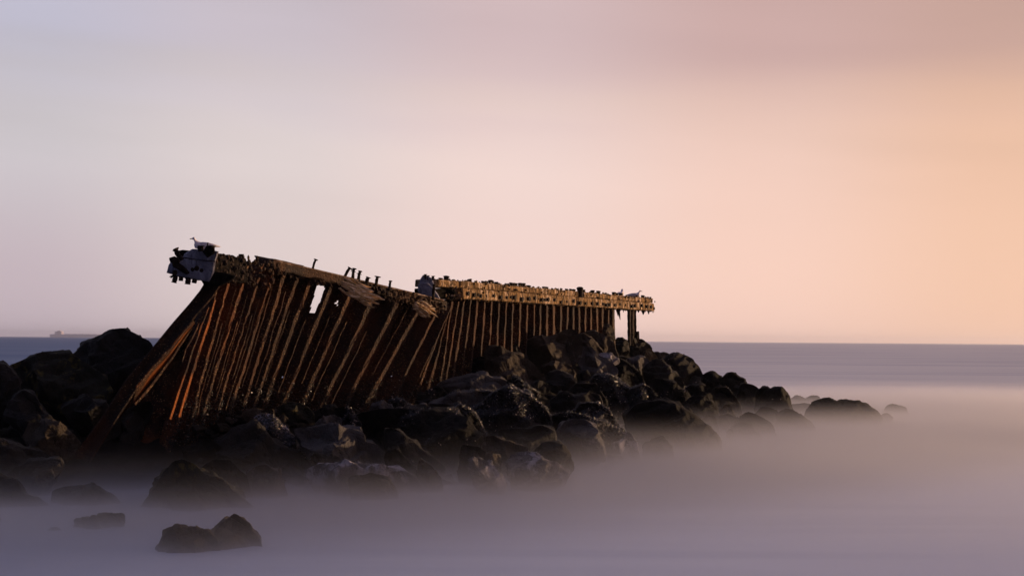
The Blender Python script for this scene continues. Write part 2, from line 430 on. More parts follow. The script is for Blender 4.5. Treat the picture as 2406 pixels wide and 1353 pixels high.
def boulder(pts, d, mat, label, lit=0, cuts=8, rough=1.0, group=None, mussels=0.0, thick=1.0, sink=0.0):
    poly = np.array(pts, float)
    seed = int(abs(poly.sum())) % 9973
    sky_edge = 'skyline' in label or 'mist' in label or 'standing' in label or 'faint' in label
    tx_, ty_ = poly[:, 0].mean(), poly[:, 1].min()
    poly = np.array([tx_, ty_]) + (poly - [tx_, ty_]) * ([1.03, 1.08] if sky_edge else ([1.06, 1.12] if d > 37.5 else [1.14, 1.2]))
    rng = random.Random(seed)
    yb = poly[:, 1].max(); cy0 = poly[:, 1].mean()
    if yb > np.interp(tx_, xs_w, yw_w) - 75:      # rocks at the waterline reach down into the sea
        zb = PT(tx_, yb, d)[2]
        drop = max(0.0, (zb + 0.35)) * F_PX / d
        poly[:, 1] += np.where(poly[:, 1] > cy0, (poly[:, 1] - cy0) / (yb - cy0), 0) * min(drop, 32)
    c = centroid(poly)
    w = (poly[:, 0].max() - poly[:, 0].min()) * d / F_PX
    h = (poly[:, 1].max() - poly[:, 1].min()) * d / F_PX
    size = math.sqrt(w * h)
    big = max(w, h) * F_PX / d
    M_ = int(np.clip(big * 0.55, 36, 110)); M_ += M_ % 2
    L_ = M_ // 2
    ang = np.linspace(0, 2 * math.pi, M_, endpoint=False)
    rad = ray_radius(poly, c, ang)
    rad = 0.25 * np.roll(rad, 1) + 0.5 * rad + 0.25 * np.roll(rad, -1)
    T = 0.5 * thick * (0.45 * w + 0.55 * size)
    ph = np.linspace(-math.pi / 2, math.pi / 2, L_ + 1)[1:-1]
    cosp = np.cos(ph) ** 0.62; sinp = np.sign(ph) * np.abs(np.sin(ph)) ** 0.9
    PX = c[0] + np.outer(cosp, rad * np.cos(ang)); PY = c[1] + np.outer(cosp, rad * np.sin(ang))
    # the lower face comes forward, the upper face leans back
    slope = (PY - c[1]) * d / F_PX
    OFF = sinp[:, None] * T - 0.35 * slope * (sinp[:, None] < 0) * np.abs(sinp[:, None])
    V = PT(PX, PY, d + OFF + T * 0.25).reshape(-1, 3)
    p0 = PT(c[0], c[1], d - T + T * 0.25); p1 = PT(c[0], c[1], d + T + T * 0.25)
    V = np.vstack([V, p0, p1])
    ctr = PT(c[0], c[1], d + T * 0.25)
    q = V - ctr
    base_q = q.copy()
    normals = []
    if mat == 'black' and not mussels: mussels = 0.3
    for k in range(cuts + 4):
        n = np.array([rng.uniform(-1, 1), -rng.uniform(0.45, 1.1), rng.uniform(-0.55, 1.0)])
        normals.append((n / np.linalg.norm(n), rng.uniform(0.56, 0.84)))
    if lit >= 1: normals.append((np.array([0.74, -0.52, 0.43]) / np.linalg.norm([0.74, -0.52, 0.43]), 0.52 if lit == 1 else 0.36))
    if lit >= 2: normals.append((np.array([0.5, -0.3, 0.8]) / np.linalg.norm([0.5, -0.3, 0.8]), 0.55))
    if lit >= 3: normals.append((np.array([0.86, -0.45, -0.1]) / np.linalg.norm([0.86, -0.45, -0.1]), 0.3))
    for n, s in normals:
        e = q @ n; lim = e.max() * s
        q = q - np.maximum(e - lim, 0)[:, None] * 0.94 * n
    # bedding: the rock breaks in ledges along one tilted direction
    sn = unit3(rng.uniform(-.5, .1), rng.uniform(-.55, -.1), 1.0)
    step = rng.uniform(0.16, 0.30) * (0.6 + 0.4 * min(size, 2))
    sv = (q + 0.12 * fbm(q + ctr, 1.6, seed + 60, 2)[:, None]) @ sn
    stair = np.floor(sv / step) * step
    fr = (sv - stair) / step
    q = q + sn * ((np.clip((fr - 0.5) * 3.2, -0.5, 0.5) + 0.5 - fr) * step * rng.uniform(0.5, 0.95))[:, None]
    # keep the outline ring near its traced shape
    keep = np.clip(np.abs(np.repeat(sinp, M_)) * 4.0, 0.0, 1.0)
    keep = np.concatenate([keep, [1.0, 1.0]])[:, None]
    q = base_q + (q - base_q) * keep
    rr = q / np.maximum(np.linalg.norm(q, axis=1), 1e-6)[:, None]
    wv = q + ctr
    f1 = fbm(wv, 1.7 / size, seed, 3); f2 = 0.7 - np.abs(fbm(wv, 3.6, seed + 5, 4, 0.62)) * 3.2
    ridge = 1 - np.abs(fbm(wv, 2.4 / size, seed + 31, 3)) * 2
    q = q + rr * (size * (0.06 * f1 + 0.06 * (ridge - 0.5)) * rough + 0.045 * rough * f2)[:, None] * (0.3 + 0.7 * keep)
    V = q + ctr
    V[:, 2] -= sink
    nr = L_ - 1
    faces = []
    for j in range(nr - 1):
        for i in range(M_):
            a, b2 = j * M_ + i, j * M_ + (i + 1) % M_
            faces.append((a, b2, b2 + M_, a + M_))
    for i in range(M_):
        faces.append((nr * M_, (i + 1) % M_, i))
        faces.append((nr * M_ + 1, (nr - 1) * M_ + i, (nr - 1) * M_ + (i + 1) % M_))
    o = link_mesh('boulder', V, faces, MR[mat], smooth=True)
    base = V[V[:, 2].argmin()]
    rebase(o, (ctr[0], ctr[1], float(V[:, 2].min())))
    try: o.data.set_sharp_from_angle(angle=math.radians(28))
    except Exception: pass
    tag(o, label, 'rock', group or 'boulders heaped along the breakwater')
    if mussels: ROCK_MESHES.append((V, np.array([f for f in faces if len(f) == 4]), mussels, seed))
    return o

ROCKS = [
# --- left cluster behind and beside the leaning wall
([(165,832),(205,800),(260,777),(290,772),(325,785),(354,800),(359,818),(345,860),(300,930),(230,950),(180,900)],29.6,'dark','tall peaked boulder standing against the sea left of the leaning steel wall',dict(cuts=6)),
([(14,858),(60,840),(105,828),(165,826),(210,855),(245,880),(265,915),(230,945),(160,962),(80,950),(20,920)],28.3,'moss','broad hump-backed boulder with a dull lichen patch, second from the left on the skyline',dict(cuts=6)),
([(-60,870),(0,850),(20,862),(45,895),(52,935),(20,990),(-60,1000)],27.2,'dark','dark boulder cut by the left edge of the photo at the skyline',{}),
([(30,940),(60,912),(85,925),(100,955),(130,980),(170,1000),(175,1020),(120,1030),(60,1005),(20,975)],26.5,'dark','long sloping boulder below the lichen-patched boulder at the left',{}),
([(75,990),(110,988),(150,1003),(182,1030),(165,1060),(130,1075),(90,1052),(60,1020)],25.8,'brown','boulder with a thin pale brown upper edge, low in the left heap',dict(cuts=5)),
([(150,955),(200,932),(235,940),(270,970),(280,1010),(230,1018),(180,998)],27.2,'dark','rounded grey boulder just left of the foot of the bent orange pile',{}),
([(-60,1018),(0,1025),(50,1045),(95,1050),(120,1080),(60,1102),(-20,1108),(-60,1090)],24.8,'dark','flat-topped dull boulder at the left edge, halfway down to the water',{}),
([(12,1108),(60,1083),(130,1075),(142,1087),(112,1130),(60,1152),(20,1142)],24.2,'dark','grey wedge-shaped boulder with a smooth top, above the water at far left',dict(cuts=4)),
([(-60,1125),(0,1118),(40,1135),(60,1158),(110,1175),(130,1202),(0,1216),(-60,1215)],22.6,'black','lowest black boulder at the left edge, its foot in the mist',{}),
([(125,1150),(190,1136),(240,1150),(282,1176),(270,1200),(180,1205),(118,1190)],22.9,'dark','low dark boulder in the mist under the foot of the bent piles',{}),
([(348,938),(356,960),(332,1000),(300,1052),(250,1088),(238,1060),(268,1000),(300,955)],27.6,'dark','upright slab of rock showing through the gap in the fanned-out piles',{}),
([(175,1062),(230,1040),(280,1078),(300,1130),(240,1152),(165,1135)],27.3,'black','black block wedged under the far left bent pile',{}),
([(300,1085),(350,1062),(420,1080),(440,1130),(380,1162),(300,1155)],28.2,'black','black block beneath the middle of the fanned-out piles',{}),
([(435,1055),(490,1030),(520,1050),(500,1090),(450,1095)],26.0,'black','black stone between the fanned piles and the large pale-streaked boulder',dict(mussels=.4)),
# --- foreground in the water
([(316,1200),(340,1160),(380,1110),(405,1079),(430,1072),(460,1085),(480,1105),(520,1115),(560,1150),(592,1176),(626,1200),(640,1235),(560,1260),(400,1255),(320,1240)],22.3,'moss','large pointed boulder with golden-green weed on its peak, rising from the mist',dict(lit=2,cuts=7,rough=1.1,mussels=.05)),
([(478,1095),(510,1075),(540,1080),(575,1110),(592,1150),(560,1170),(500,1140)],23.8,'dark','rounded dark boulder right behind the large weed-topped boulder',dict(lit=1)),
([(578,1110),(600,1091),(625,1088),(650,1105),(668,1145),(640,1175),(590,1170)],24.1,'grey','rounded grey speckled boulder to the right of the large weed-topped boulder',{}),
([(378,1275),(400,1246),(430,1238),(480,1240),(505,1262),(515,1295),(480,1325),(395,1315)],17.9,'brown','left one of the two small boulders nearest the camera, low with a rounded top',dict(lit=1,cuts=5)),
([(495,1250),(520,1220),(552,1201),(580,1215),(600,1245),(622,1282),(605,1305),(540,1312),(495,1290)],18.3,'brown','right one of the two small boulders nearest the camera, peaked with a pale right flank',dict(lit=2,cuts=4)),
([(155,1245),(188,1220),(212,1216),(250,1204),(290,1203),(290,1228),(270,1262),(200,1272),(160,1268)],20.1,'dark','low knobbly boulder half sunk in mist at the lower left',dict(rough=1.6)),
([(70,1256),(120,1246),(165,1242),(165,1266),(90,1272)],19.7,'dark','thin tail of rock barely above the mist at the lower left',{}),
([(-30,1205),(2,1212),(9,1238),(-30,1248)],20.6,'dark','tip of a small rock on the left edge of the photo in the mist',{}),
# --- middle, left half
([(599,986),(612,990),(625,1015),(656,1036),(690,1047),(716,1063),(737,1082),(700,1100),(600,1115),(500,1105),(462,1078),(500,1045),(549,1016)],26.3,'dark','very large smooth dark boulder with a pale ridge running down to the right',dict(cuts=4,lit=1,mussels=.05)),
([(603,986),(650,984),(668,1000),(692,1028),(722,1048),(754,1062),(735,1078),(690,1062),(640,1040)],27.2,'pale','pale crusted slab draped with mussels on the back of the large smooth boulder',dict(mussels=1.0)),
([(573,967),(600,961),(641,956),(647,970),(622,987),(578,990)],28.7,'brown','small squared block with a bright top corner at the foot of the leaning wall',dict(cuts=8,lit=1)),
([(652,957),(676,941),(700,944),(728,956),(738,970),(720,980),(665,982)],29.2,'moss','rounded moss-fringed stone touching the leaning wall, right of the squared block',dict(mussels=.5,lit=1)),
([(654,980),(665,974),(675,983),(669,991),(656,989)],27.6,'brown','small reddish pebble-shaped stone among mussels',{}),
([(735,968),(766,953),(781,950),(792,962),(794,980),(758,985),(738,982)],29.7,'dark','dark stone with a thin pale right edge above the white-faced stone',dict(mussels=.15)),
([(720,1000),(750,985),(786,970),(806,982),(798,998),(760,1008)],28.6,'grey','dark stone with a bright white angular face on its right end',dict(lit=3,cuts=3)),
([(786,958),(815,955),(835,975),(850,1000),(830,1010),(805,990)],28.9,'black','mussel-covered stone right beside the white-faced stone',dict(mussels=1.0)),
([(700,1002),(766,998),(800,1001),(841,1008),(856,1019),(852,1027),(883,1035),(908,1052),(903,1078),(850,1088),(780,1085),(735,1050)],26.4,'grey','broad flat grey boulder with whitish streaks on its right shoulder',dict(cuts=5,lit=1)),
([(818,992),(850,966),(900,960),(1000,964),(1060,964),(1087,990),(1112,1020),(1142,1040),(1138,1082),(1060,1095),(960,1085),(900,1055),(850,1020)],28.6,'black','huge black block in the middle of the heap with a knobbly top edge',dict(cuts=8,mussels=.35,rough=1.3)),
([(866,957),(885,946),(905,942),(920,955),(928,968),(890,975)],30.0,'grey','smooth grey dome resting on the top edge of the huge black block',dict(cuts=2)),
([(918,942),(942,939),(966,953),(982,967),(950,974),(925,962)],30.5,'dark','sloping dark stone with a mussel rim right of the smooth grey dome',dict(mussels=.6)),
([(972,957),(990,946),(1006,954),(1014,970),(985,976)],30.1,'grey','small round grey knob on top of the huge black block, its right end',dict(cuts=2)),
([(1020,966),(1045,955),(1062,963),(1066,980),(1035,985)],29.6,'grey','barnacled knob with a bright tip at the right corner of the huge black block',dict(lit=1)),
([(912,1006),(935,1007),(966,1030),(1002,1055),(1038,1070),(1012,1095),(960,1092),(918,1055)],26.9,'dark','tilted slab with a straight pale edge in front of the huge black block',dict(mussels=.35,lit=1)),
([(712,1102),(756,1091),(823,1085),(865,1090),(906,1096),(930,1101),(956,1106),(981,1120),(1004,1140),(956,1160),(860,1165),(752,1150)],24.7,'pale','long low slab with pale crust and a painted lilac sheen lying along the mist line',dict(cuts=6,mussels=.1)),
([(818,1118),(880,1112),(910,1122),(926,1142),(945,1178),(900,1185),(835,1170)],23.9,'dark','dark rounded rock dipping into the mist in front of the lilac-sheened slab',{}),
([(902,1062),(935,1055),(966,1085),(990,1112),(960,1122),(918,1105)],25.7,'black','dark hump with a thin golden rim between the grey slab and the tilted slab',dict(mussels=.4)),
([(985,1076),(1010,1090),(1035,1118),(1048,1148),(1010,1155),(982,1120)],25.1,'dark','streaked rock running down into the mist below the tilted slab',dict(mussels=.3,lit=1)),
([(735,1062),(790,1078),(840,1090),(820,1100),(745,1095)],25.7,'black','black crevice stone below the broad flat grey boulder',dict(mussels=.3)),
# --- centre
([(1042,892),(1075,888),(1110,879),(1135,877),(1160,884),(1183,888),(1200,905),(1180,918),(1120,922),(1060,915),(1038,908)],35.0,'grey','long grey boulder with a ridged top at the foot of the upright steel wall',dict(cuts=8)),
([(1015,942),(1050,930),(1085,922),(1158,920),(1168,932),(1122,952),(1055,962),(1022,958)],31.6,'grey','wedge of rock marked by two pale stripes',dict(cuts=5,mussels=.35)),
([(982,928),(1002,926),(1018,935),(1002,947),(984,944)],31.8,'dark','small rounded stone left of the pale-striped wedge',{}),
([(1000,915),(1030,908),(1045,920),(1030,930),(1003,926)],33.4,'black','small dark stone at the seam between the two walls',dict(mussels=.6)),
([(1052,962),(1080,952),(1102,960),(1118,975),(1128,1000),(1150,1022),(1105,1028),(1068,990)],29.3,'black','bulging mussel-clad stone below the pale-striped wedge',dict(mussels=.8,lit=1)),
([(1118,955),(1165,925),(1200,908),(1242,925),(1272,945),(1292,970),(1295,995),(1288,1010),(1230,1015),(1175,1015),(1145,990)],31.0,'black','great rounded boulder thick with mussels in the centre of the heap',dict(mussels=1.0,lit=1,cuts=5)),
([(1193,892),(1215,885),(1240,902),(1264,920),(1252,940),(1212,930)],34.0,'black','dark wedge with a bright speckled edge behind the great mussel boulder',dict(mussels=.5)),
([(1178,1004),(1230,1003),(1275,996),(1298,1012),(1303,1048),(1250,1058),(1186,1052)],28.7,'dark','smooth-topped rock under the great mussel boulder, its right end overgrown',dict(mussels=.4)),
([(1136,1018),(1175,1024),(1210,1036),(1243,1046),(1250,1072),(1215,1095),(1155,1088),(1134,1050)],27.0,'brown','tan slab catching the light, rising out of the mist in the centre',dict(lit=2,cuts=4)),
([(1144,1062),(1165,1065),(1180,1078),(1174,1092),(1146,1088)],25.9,'brown','small tan stone in the mist below the tan slab',dict(lit=1)),
([(1105,1080),(1135,1077),(1160,1092),(1190,1118),(1178,1135),(1125,1128),(1104,1105)],24.8,'pale','pale pointed rock fading into the mist, left of two pale rocks',dict(cuts=4)),
([(1190,1084),(1230,1073),(1270,1078),(1312,1093),(1340,1104),(1285,1122),(1205,1118)],25.4,'pale','wide pale rock almost drowned in the mist, right of two pale rocks',dict(cuts=3)),
([(1282,1036),(1310,1040),(1332,1055),(1350,1084),(1320,1102),(1260,1090),(1240,1060)],27.1,'dark','dark slope of rock sinking into the mist right of the tan slab',{}),
([(1085,1045),(1125,1050),(1142,1062),(1148,1095),(1118,1108),(1078,1100)],26.1,'dark','dull rock in thin mist left of the tan slab',dict(lit=1)),
# --- upper right heap
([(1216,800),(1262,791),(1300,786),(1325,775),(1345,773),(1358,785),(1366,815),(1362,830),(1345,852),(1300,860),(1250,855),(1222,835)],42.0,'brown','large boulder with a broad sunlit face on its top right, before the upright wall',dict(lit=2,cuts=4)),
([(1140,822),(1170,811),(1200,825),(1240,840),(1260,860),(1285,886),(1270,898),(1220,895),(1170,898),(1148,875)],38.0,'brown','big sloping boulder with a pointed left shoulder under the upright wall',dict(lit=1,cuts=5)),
([(1095,840),(1130,834),(1150,850),(1150,878),(1110,885),(1085,870)],38.6,'black','dark stone in shadow left of the big sloping boulder',{}),
([(1197,820),(1213,807),(1224,825),(1215,838),(1200,836)],41.0,'dark','small pointed stone between the two largest boulders of the upper heap',{}),
([(1266,790),(1280,786),(1292,792),(1284,798),(1268,797)],43.6,'dark','small dark cobble on top of the large sunlit-faced boulder',{}),
([(1368,812),(1388,815),(1412,832),(1432,845),(1450,860),(1447,875),(1420,882),(1395,886),(1368,870),(1360,842)],42.2,'grey','angular grey-pink rock with slanting ribs, centre of the upper heap',dict(lit=2,cuts=9,rough=1.5)),
([(1360,784),(1385,785),(1402,805),(1426,826),(1415,835),(1385,820),(1362,805)],44.5,'brown','tan rock ridge with two dark hollows right of the large sunlit-faced boulder',dict(lit=2,cuts=5)),
([(1368,782),(1400,778),(1430,789),(1447,805),(1452,820),(1462,838),(1440,842),(1420,830),(1392,805)],46.3,'brown','dark boulder with a bright orange right end near the last standing piles',dict(lit=3,cuts=5)),
([(1390,778),(1414,765),(1432,761),(1441,770),(1443,796),(1425,800),(1402,790)],48.6,'brown','peaked boulder leaning against the last piles of the upright wall',dict(cuts=5)),
([(1443,803),(1450,793),(1463,792),(1474,803),(1478,826),(1460,832),(1445,822)],50.2,'dark','rounded dark stone in the gap between the wall end and the lone post',{}),
([(1472,810),(1483,797),(1508,795),(1521,805),(1532,816),(1530,826),(1520,842),(1500,846),(1478,840),(1470,825)],51.8,'dark','dark boulder at the foot of the lone steel post',dict(cuts=8)),
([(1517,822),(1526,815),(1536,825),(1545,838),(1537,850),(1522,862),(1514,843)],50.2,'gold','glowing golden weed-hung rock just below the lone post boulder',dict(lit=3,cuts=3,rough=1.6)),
([(1470,843),(1500,836),(1516,838),(1527,850),(1516,875),(1490,878),(1468,860)],47.0,'grey','smooth grey rock below the boulder at the foot of the post',dict(cuts=3)),
([(1408,830),(1430,827),(1456,843),(1455,852),(1432,856),(1412,845)],43.2,'pale','white-topped flat stone on the ribbed grey-pink rock',dict(cuts=3)),
([(1450,835),(1480,852),(1506,870),(1518,895),(1480,906),(1442,890),(1440,860)],43.6,'black','dark wedge sloping right from the white-topped flat stone',dict(mussels=.3)),
([(1272,858),(1300,850),(1335,853),(1352,870),(1346,890),(1310,888),(1278,875)],40.5,'brown','dim rock with a pale curved rim directly under the large sunlit-faced boulder',dict(cuts=4)),
([(1276,882),(1310,868),(1345,882),(1358,908),(1320,920),(1282,910)],38.2,'dark','dim rounded rock one step lower under the large sunlit-faced boulder',{}),
([(1240,902),(1265,892),(1292,905),(1282,920),(1248,917)],36.6,'dark','small domed stone right of the speckled dark wedge',dict(mussels=.2)),
([(1356,878),(1380,872),(1393,885),(1387,905),(1358,900)],39.6,'dark','small square stone under the ribbed grey-pink rock',{}),
([(1360,898),(1400,898),(1422,930),(1428,958),(1380,962),(1335,940),(1345,910)],37.2,'black','black rock in the middle of the slope below the ribbed grey-pink rock',dict(mussels=.3)),
([(1296,933),(1325,920),(1350,928),(1400,922),(1414,945),(1360,968),(1305,958)],35.2,'dark','low rock with a thin white forked edge on the middle slope',dict(mussels=.3)),
([(1395,880),(1440,883),(1477,910),(1502,940),(1494,975),(1440,982),(1408,942),(1390,905)],38.3,'black','big mussel-carpeted rock on the right middle slope',dict(mussels=1.0,cuts=5,lit=1)),
([(1336,970),(1370,945),(1400,944),(1432,960),(1454,985),(1430,1005),(1370,995)],33.2,'black','arched rock with a string of bright mussels along its back',dict(mussels=.9)),
([(1286,980),(1330,966),(1370,974),(1412,990),(1442,1000),(1464,1018),(1400,1038),(1338,1030),(1298,1010)],31.2,'black','long mussel-fringed rock above the waterline, right of centre',dict(mussels=.7)),
([(1306,1010),(1330,986),(1360,978),(1386,990),(1404,1015),(1424,1045),(1380,1065),(1315,1048)],30.0,'grey','grey rock with one white spot above the misty waterline',dict(mussels=.3,cuts=5)),
([(1412,1030),(1455,1008),(1482,1012),(1507,1030),(1504,1058),(1460,1062),(1420,1055)],31.3,'pale','pale flank of rock with a bright upper rim at the misty waterline',dict(mussels=.2,lit=1)),
([(1506,1042),(1530,1025),(1555,1021),(1577,1045),(1582,1068),(1530,1070)],32.2,'dark','last small mussel-tufted rock before the big black boulder in the mist',dict(mussels=.6)),
# --- right chain
([(1532,830),(1560,826),(1576,832),(1566,844),(1540,846)],53.2,'brown','flat brown stone behind the golden rock on the skyline',{}),
([(1552,848),(1570,835),(1585,831),(1610,834),(1625,840),(1640,858),(1652,882),(1642,902),(1600,910),(1560,890)],50.0,'dark','tall rounded boulder on the skyline, first to the right of the posts',dict(cuts=6,mussels=.15)),
([(1512,865),(1525,850),(1555,847),(1576,865),(1602,885),(1614,910),(1560,915),(1518,895)],46.2,'dark','sloping dark boulder in front of the tall rounded skyline boulder',{}),
([(1646,884),(1662,871),(1675,870),(1692,882),(1706,902),(1702,932),(1670,938),(1645,910)],50.2,'black','rounded black hump on the skyline, second to the right of the posts',dict(mussels=.1)),
([(1694,888),(1715,872),(1727,873),(1735,884),(1748,890),(1752,908),(1748,940),(1710,948),(1688,915)],49.8,'black','pointed black boulder on the skyline, third to the right of the posts',dict(mussels=.1)),
([(1743,900),(1765,901),(1781,910),(1792,930),(1784,960),(1750,962),(1733,928)],47.6,'black','low black shoulder of rock between the pointed and the twin-humped boulders',dict(mussels=.1)),
([(1778,914),(1797,908),(1812,917),(1825,912),(1840,915),(1852,930),(1866,958),(1852,978),(1800,980),(1778,950)],46.0,'black','twin-humped black boulder at the end of the unbroken chain of rocks',dict(mussels=.15,cuts=4)),
([(1614,907),(1650,903),(1676,914),(1688,935),(1678,962),(1640,960),(1612,930)],44.0,'black','dim barnacled rock below the rounded black skyline hump',dict(mussels=.4)),
([(1672,908),(1710,904),(1732,935),(1744,960),(1702,978),(1678,950)],44.6,'black','dim mussel-rimmed rock below the pointed black skyline boulder',dict(mussels=.3)),
([(1597,950),(1625,930),(1650,926),(1671,940),(1687,960),(1683,986),(1640,992),(1602,978)],40.2,'black','black rounded boulder overhanging the mist above the pink-lit stones',dict(mussels=.2)),
([(1536,888),(1580,893),(1622,925),(1614,952),(1560,948),(1526,918)],41.3,'black','long dark rock on the middle slope leading down to the big black boulder',dict(mussels=.5)),
([(1472,920),(1510,902),(1536,915),(1548,948),(1510,962),(1472,952)],38.4,'black','reddish-black rock with a curved bright rim above the big black boulder',dict(mussels=.8)),
([(1470,970),(1500,946),(1550,939),(1590,947),(1622,965),(1652,990),(1672,1005),(1688,1020),(1692,1050),(1620,1065),(1540,1060),(1485,1020)],34.4,'black','biggest smooth black boulder, reaching into the mist right of centre',dict(cuts=4,mussels=.12)),
([(1682,972),(1700,949),(1718,947),(1724,965),(1730,985),(1702,995)],41.6,'brown','pink-lit stone in the mist behind the biggest black boulder',dict(lit=1)),
([(1640,990),(1662,975),(1680,979),(1690,998),(1665,1005)],39.0,'brown','small pink-edged stone touching the biggest black boulder',dict(lit=1)),
([(1680,995),(1690,975),(1710,972),(1740,979),(1750,1002),(1700,1012)],40.1,'black','low ragged rock in the mist left of the domed black rock',dict(mussels=.4)),
([(1736,990),(1750,970),(1762,967),(1790,979),(1815,995),(1828,1015),(1780,1028),(1738,1020)],39.4,'black','domed black rock alone in the mist right of the biggest black boulder',dict(mussels=.25)),
([(1716,1004),(1735,990),(1760,994),(1794,1018),(1730,1026)],38.4,'dark','small low rock in front of the domed black rock',dict(mussels=.3)),
([(1772,975),(1785,958),(1810,957),(1837,972),(1824,992),(1786,992)],42.8,'dark','half-veiled rounded rock behind the domed black rock',{}),
([(1826,992),(1834,972),(1850,961),(1865,965),(1892,980),(1920,994),(1880,1008),(1830,1006)],42.0,'black','long-tailed black rock in the mist left of the outer flat-backed rock',dict(mussels=.15)),
([(1706,1020),(1711,1006),(1721,1008),(1728,1024)],37.9,'dark','tiny stone tip in the mist in front of the ragged low rock',{}),
([(1856,942),(1868,930),(1880,932),(1892,936),(1905,928),(1926,930),(1924,956),(1868,960)],56.5,'dark','faint two-knobbed rock far behind the outer flat-backed rock',{}),
([(1890,972),(1905,946),(1925,935),(1945,932),(1965,940),(1995,939),(2020,942),(2045,955),(2069,972),(2064,992),(1990,1000),(1897,995)],45.2,'black','outer flat-backed black rock standing apart in the mist',dict(cuts=4,mussels=.1)),
([(2056,982),(2070,973),(2088,974),(2104,988),(2070,994)],46.8,'dark','small rock at the right foot of the outer flat-backed rock',{}),
([(2072,970),(2085,951),(2105,949),(2126,958),(2143,974),(2110,984)],52.0,'dark','farthest rock to the right, faint in the haze',{}),
]
for pts, d, mat, label, kw in ROCKS:
    boulder(pts, d, mat, label, **kw)

# ------------------------------------------------------------------ the steel sheet-pile breakwater
def unit(v): v = np.asarray(v, float); return v / np.linalg.norm(v)
# left, leaning section: depth along its line
LW_X = [100, 200, 320, 400, 480, 505, 560, 690, 860, 1000, 1070]
LW_D = [26.0, 26.3, 26.8, 27.2, 27.8, 28.1, 29.0, 31.0, 33.0, 34.9, 36.4]
def dleft(px): return np.interp(px, LW_X, LW_D)
# right, upright section: a straight line in the ground plan
RA = np.array([-2.085, 35.7]); RB = np.array([5.39, 54.0])
def dright(px):
    k = (np.asarray(px, float) - CX) / F_PX; s = (RB[0] - RA[0]) / (RB[1] - RA[1])
    return (RA[0] - s * RA[1]) / (k - s)
T_R = np.array([RB[0] - RA[0], RB[1] - RA[1], 0]); T_R = T_R / np.linalg.norm(T_R)
N_R = np.array([T_R[1], -T_R[0], 0])

def pile(parent, T0, B0, T1, B1, nrm, R, mat, seed, pan=0.25, full=True, rows=46, rag=0.05, dead=None, wob=1.0, thick=0.028, name='sheet_pile', w_in=(.42, .83)):
    prof = [(0, 0)]
    for s0, o0, s1, o1, k in ((0, 0, pan, 0, 5), (pan, 0, w_in[0], 1, 4), (w_in[0], 1, w_in[1], 1, 4), (w_in[1], 1, 1.0, 0.0, 10)):
        for i in range(1, k + 1):
            u = i / k; prof.append((s0 + (s1 - s0) * u, o0 + (o1 - o0) * u))
    prof = prof[:6] if not full else prof[:-1] + [(0.985, 0.02)]
    nc = len(prof)
    V = np.zeros((rows + 1, nc, 3))
    for j in range(rows + 1):
        v = j / rows
        l = T0 + (B0 - T0) * v; r = T1 + (B1 - T1) * v
        for i, (s, o) in enumerate(prof):
            V[j, i] = l + (r - l) * s - nrm * R * o
    P_ = V.reshape(-1, 3)
    n1 = fbm(P_, 1.4, seed, 2); n2 = fbm(P_, 7.0, 77, 3, 0.6); n3 = fbm(P_ * np.array([1, 1, .5]), 16.0, 99, 2)
    tt = unit((T1 - T0) * np.array([1, 1, 0]))
    P_ = P_ + nrm * (0.030 * n1 * wob + 0.014 * n2 + 0.012 * n3)[:, None] + tt * (0.014 * n3 + 0.006 * n2)[:, None]
    # ragged rusted-away top edge
    edge = np.repeat(np.arange(rows + 1), nc) == 0
    P_[edge] += (B0 - T0)[None] / np.linalg.norm(B0 - T0) * (rag * np.abs(fbm(P_[edge], 9, 5, 2)))[:, None]
    faces = []
    px, py = proj(P_)
    hol = fbm(P_, 4.3, 41, 3, 0.6)
    for j in range(rows):
        for i in range(nc - 1):
            a = j * nc + i; f = (a, a + 1, a + nc + 1, a + nc)
            cx_, cy_ = px[list(f)].mean(), py[list(f)].mean()
            if dead is not None and dead(cx_, cy_): continue
            if i > 5 and hol[a] > 0.60 and j > 3: continue
            faces.append(f)
    # give the sheet its thickness: a second skin with stitched rims
    nv = len(P_)
    nn = np.zeros_like(P_)
    for f in faces:
        a, b2, c2, d2 = (P_[k] for k in f)
        n_ = np.cross(c2 - a, d2 - b2)
        for k in f: nn[k] += n_
    ln = np.linalg.norm(nn, axis=1); ln[ln < 1e-9] = 1
    nn = nn / ln[:, None]
    back = P_ - nn * thick * np.sign((nn @ nrm).mean() or 1)
    edges = {}
    for f in faces:
        for k in range(4):
            e = (f[k], f[(k + 1) % 4]); key = (min(e), max(e))
            edges.setdefault(key, []).append(e)
    fs = list(faces) + [tuple(k + nv for k in reversed(f)) for f in faces]
    for key, es in edges.items():
        if len(es) == 1:
            a, b2 = es[0]; fs.append((b2, a, a + nv, b2 + nv))
    o = link_mesh(name, np.vstack([P_, back]), fs, mat, parent, smooth=False)
    # drop unused vertices
    bm = bmesh.new(); bm.from_mesh(o.data)
    bmesh.ops.delete(bm, geom=[v for v in bm.verts if not v.link_faces], context='VERTS')
    bm.to_mesh(o.data); bm.free()
    o.data.materials[0] = mat
    return o, P_

WALL_PTS = []
lw = thing('leaning_wall', tuple(PT(700, 1010, 30.0)), 'collapsed leaning section of rusted steel sheet-pile wall with capping beam and bolts', 'breakwater')
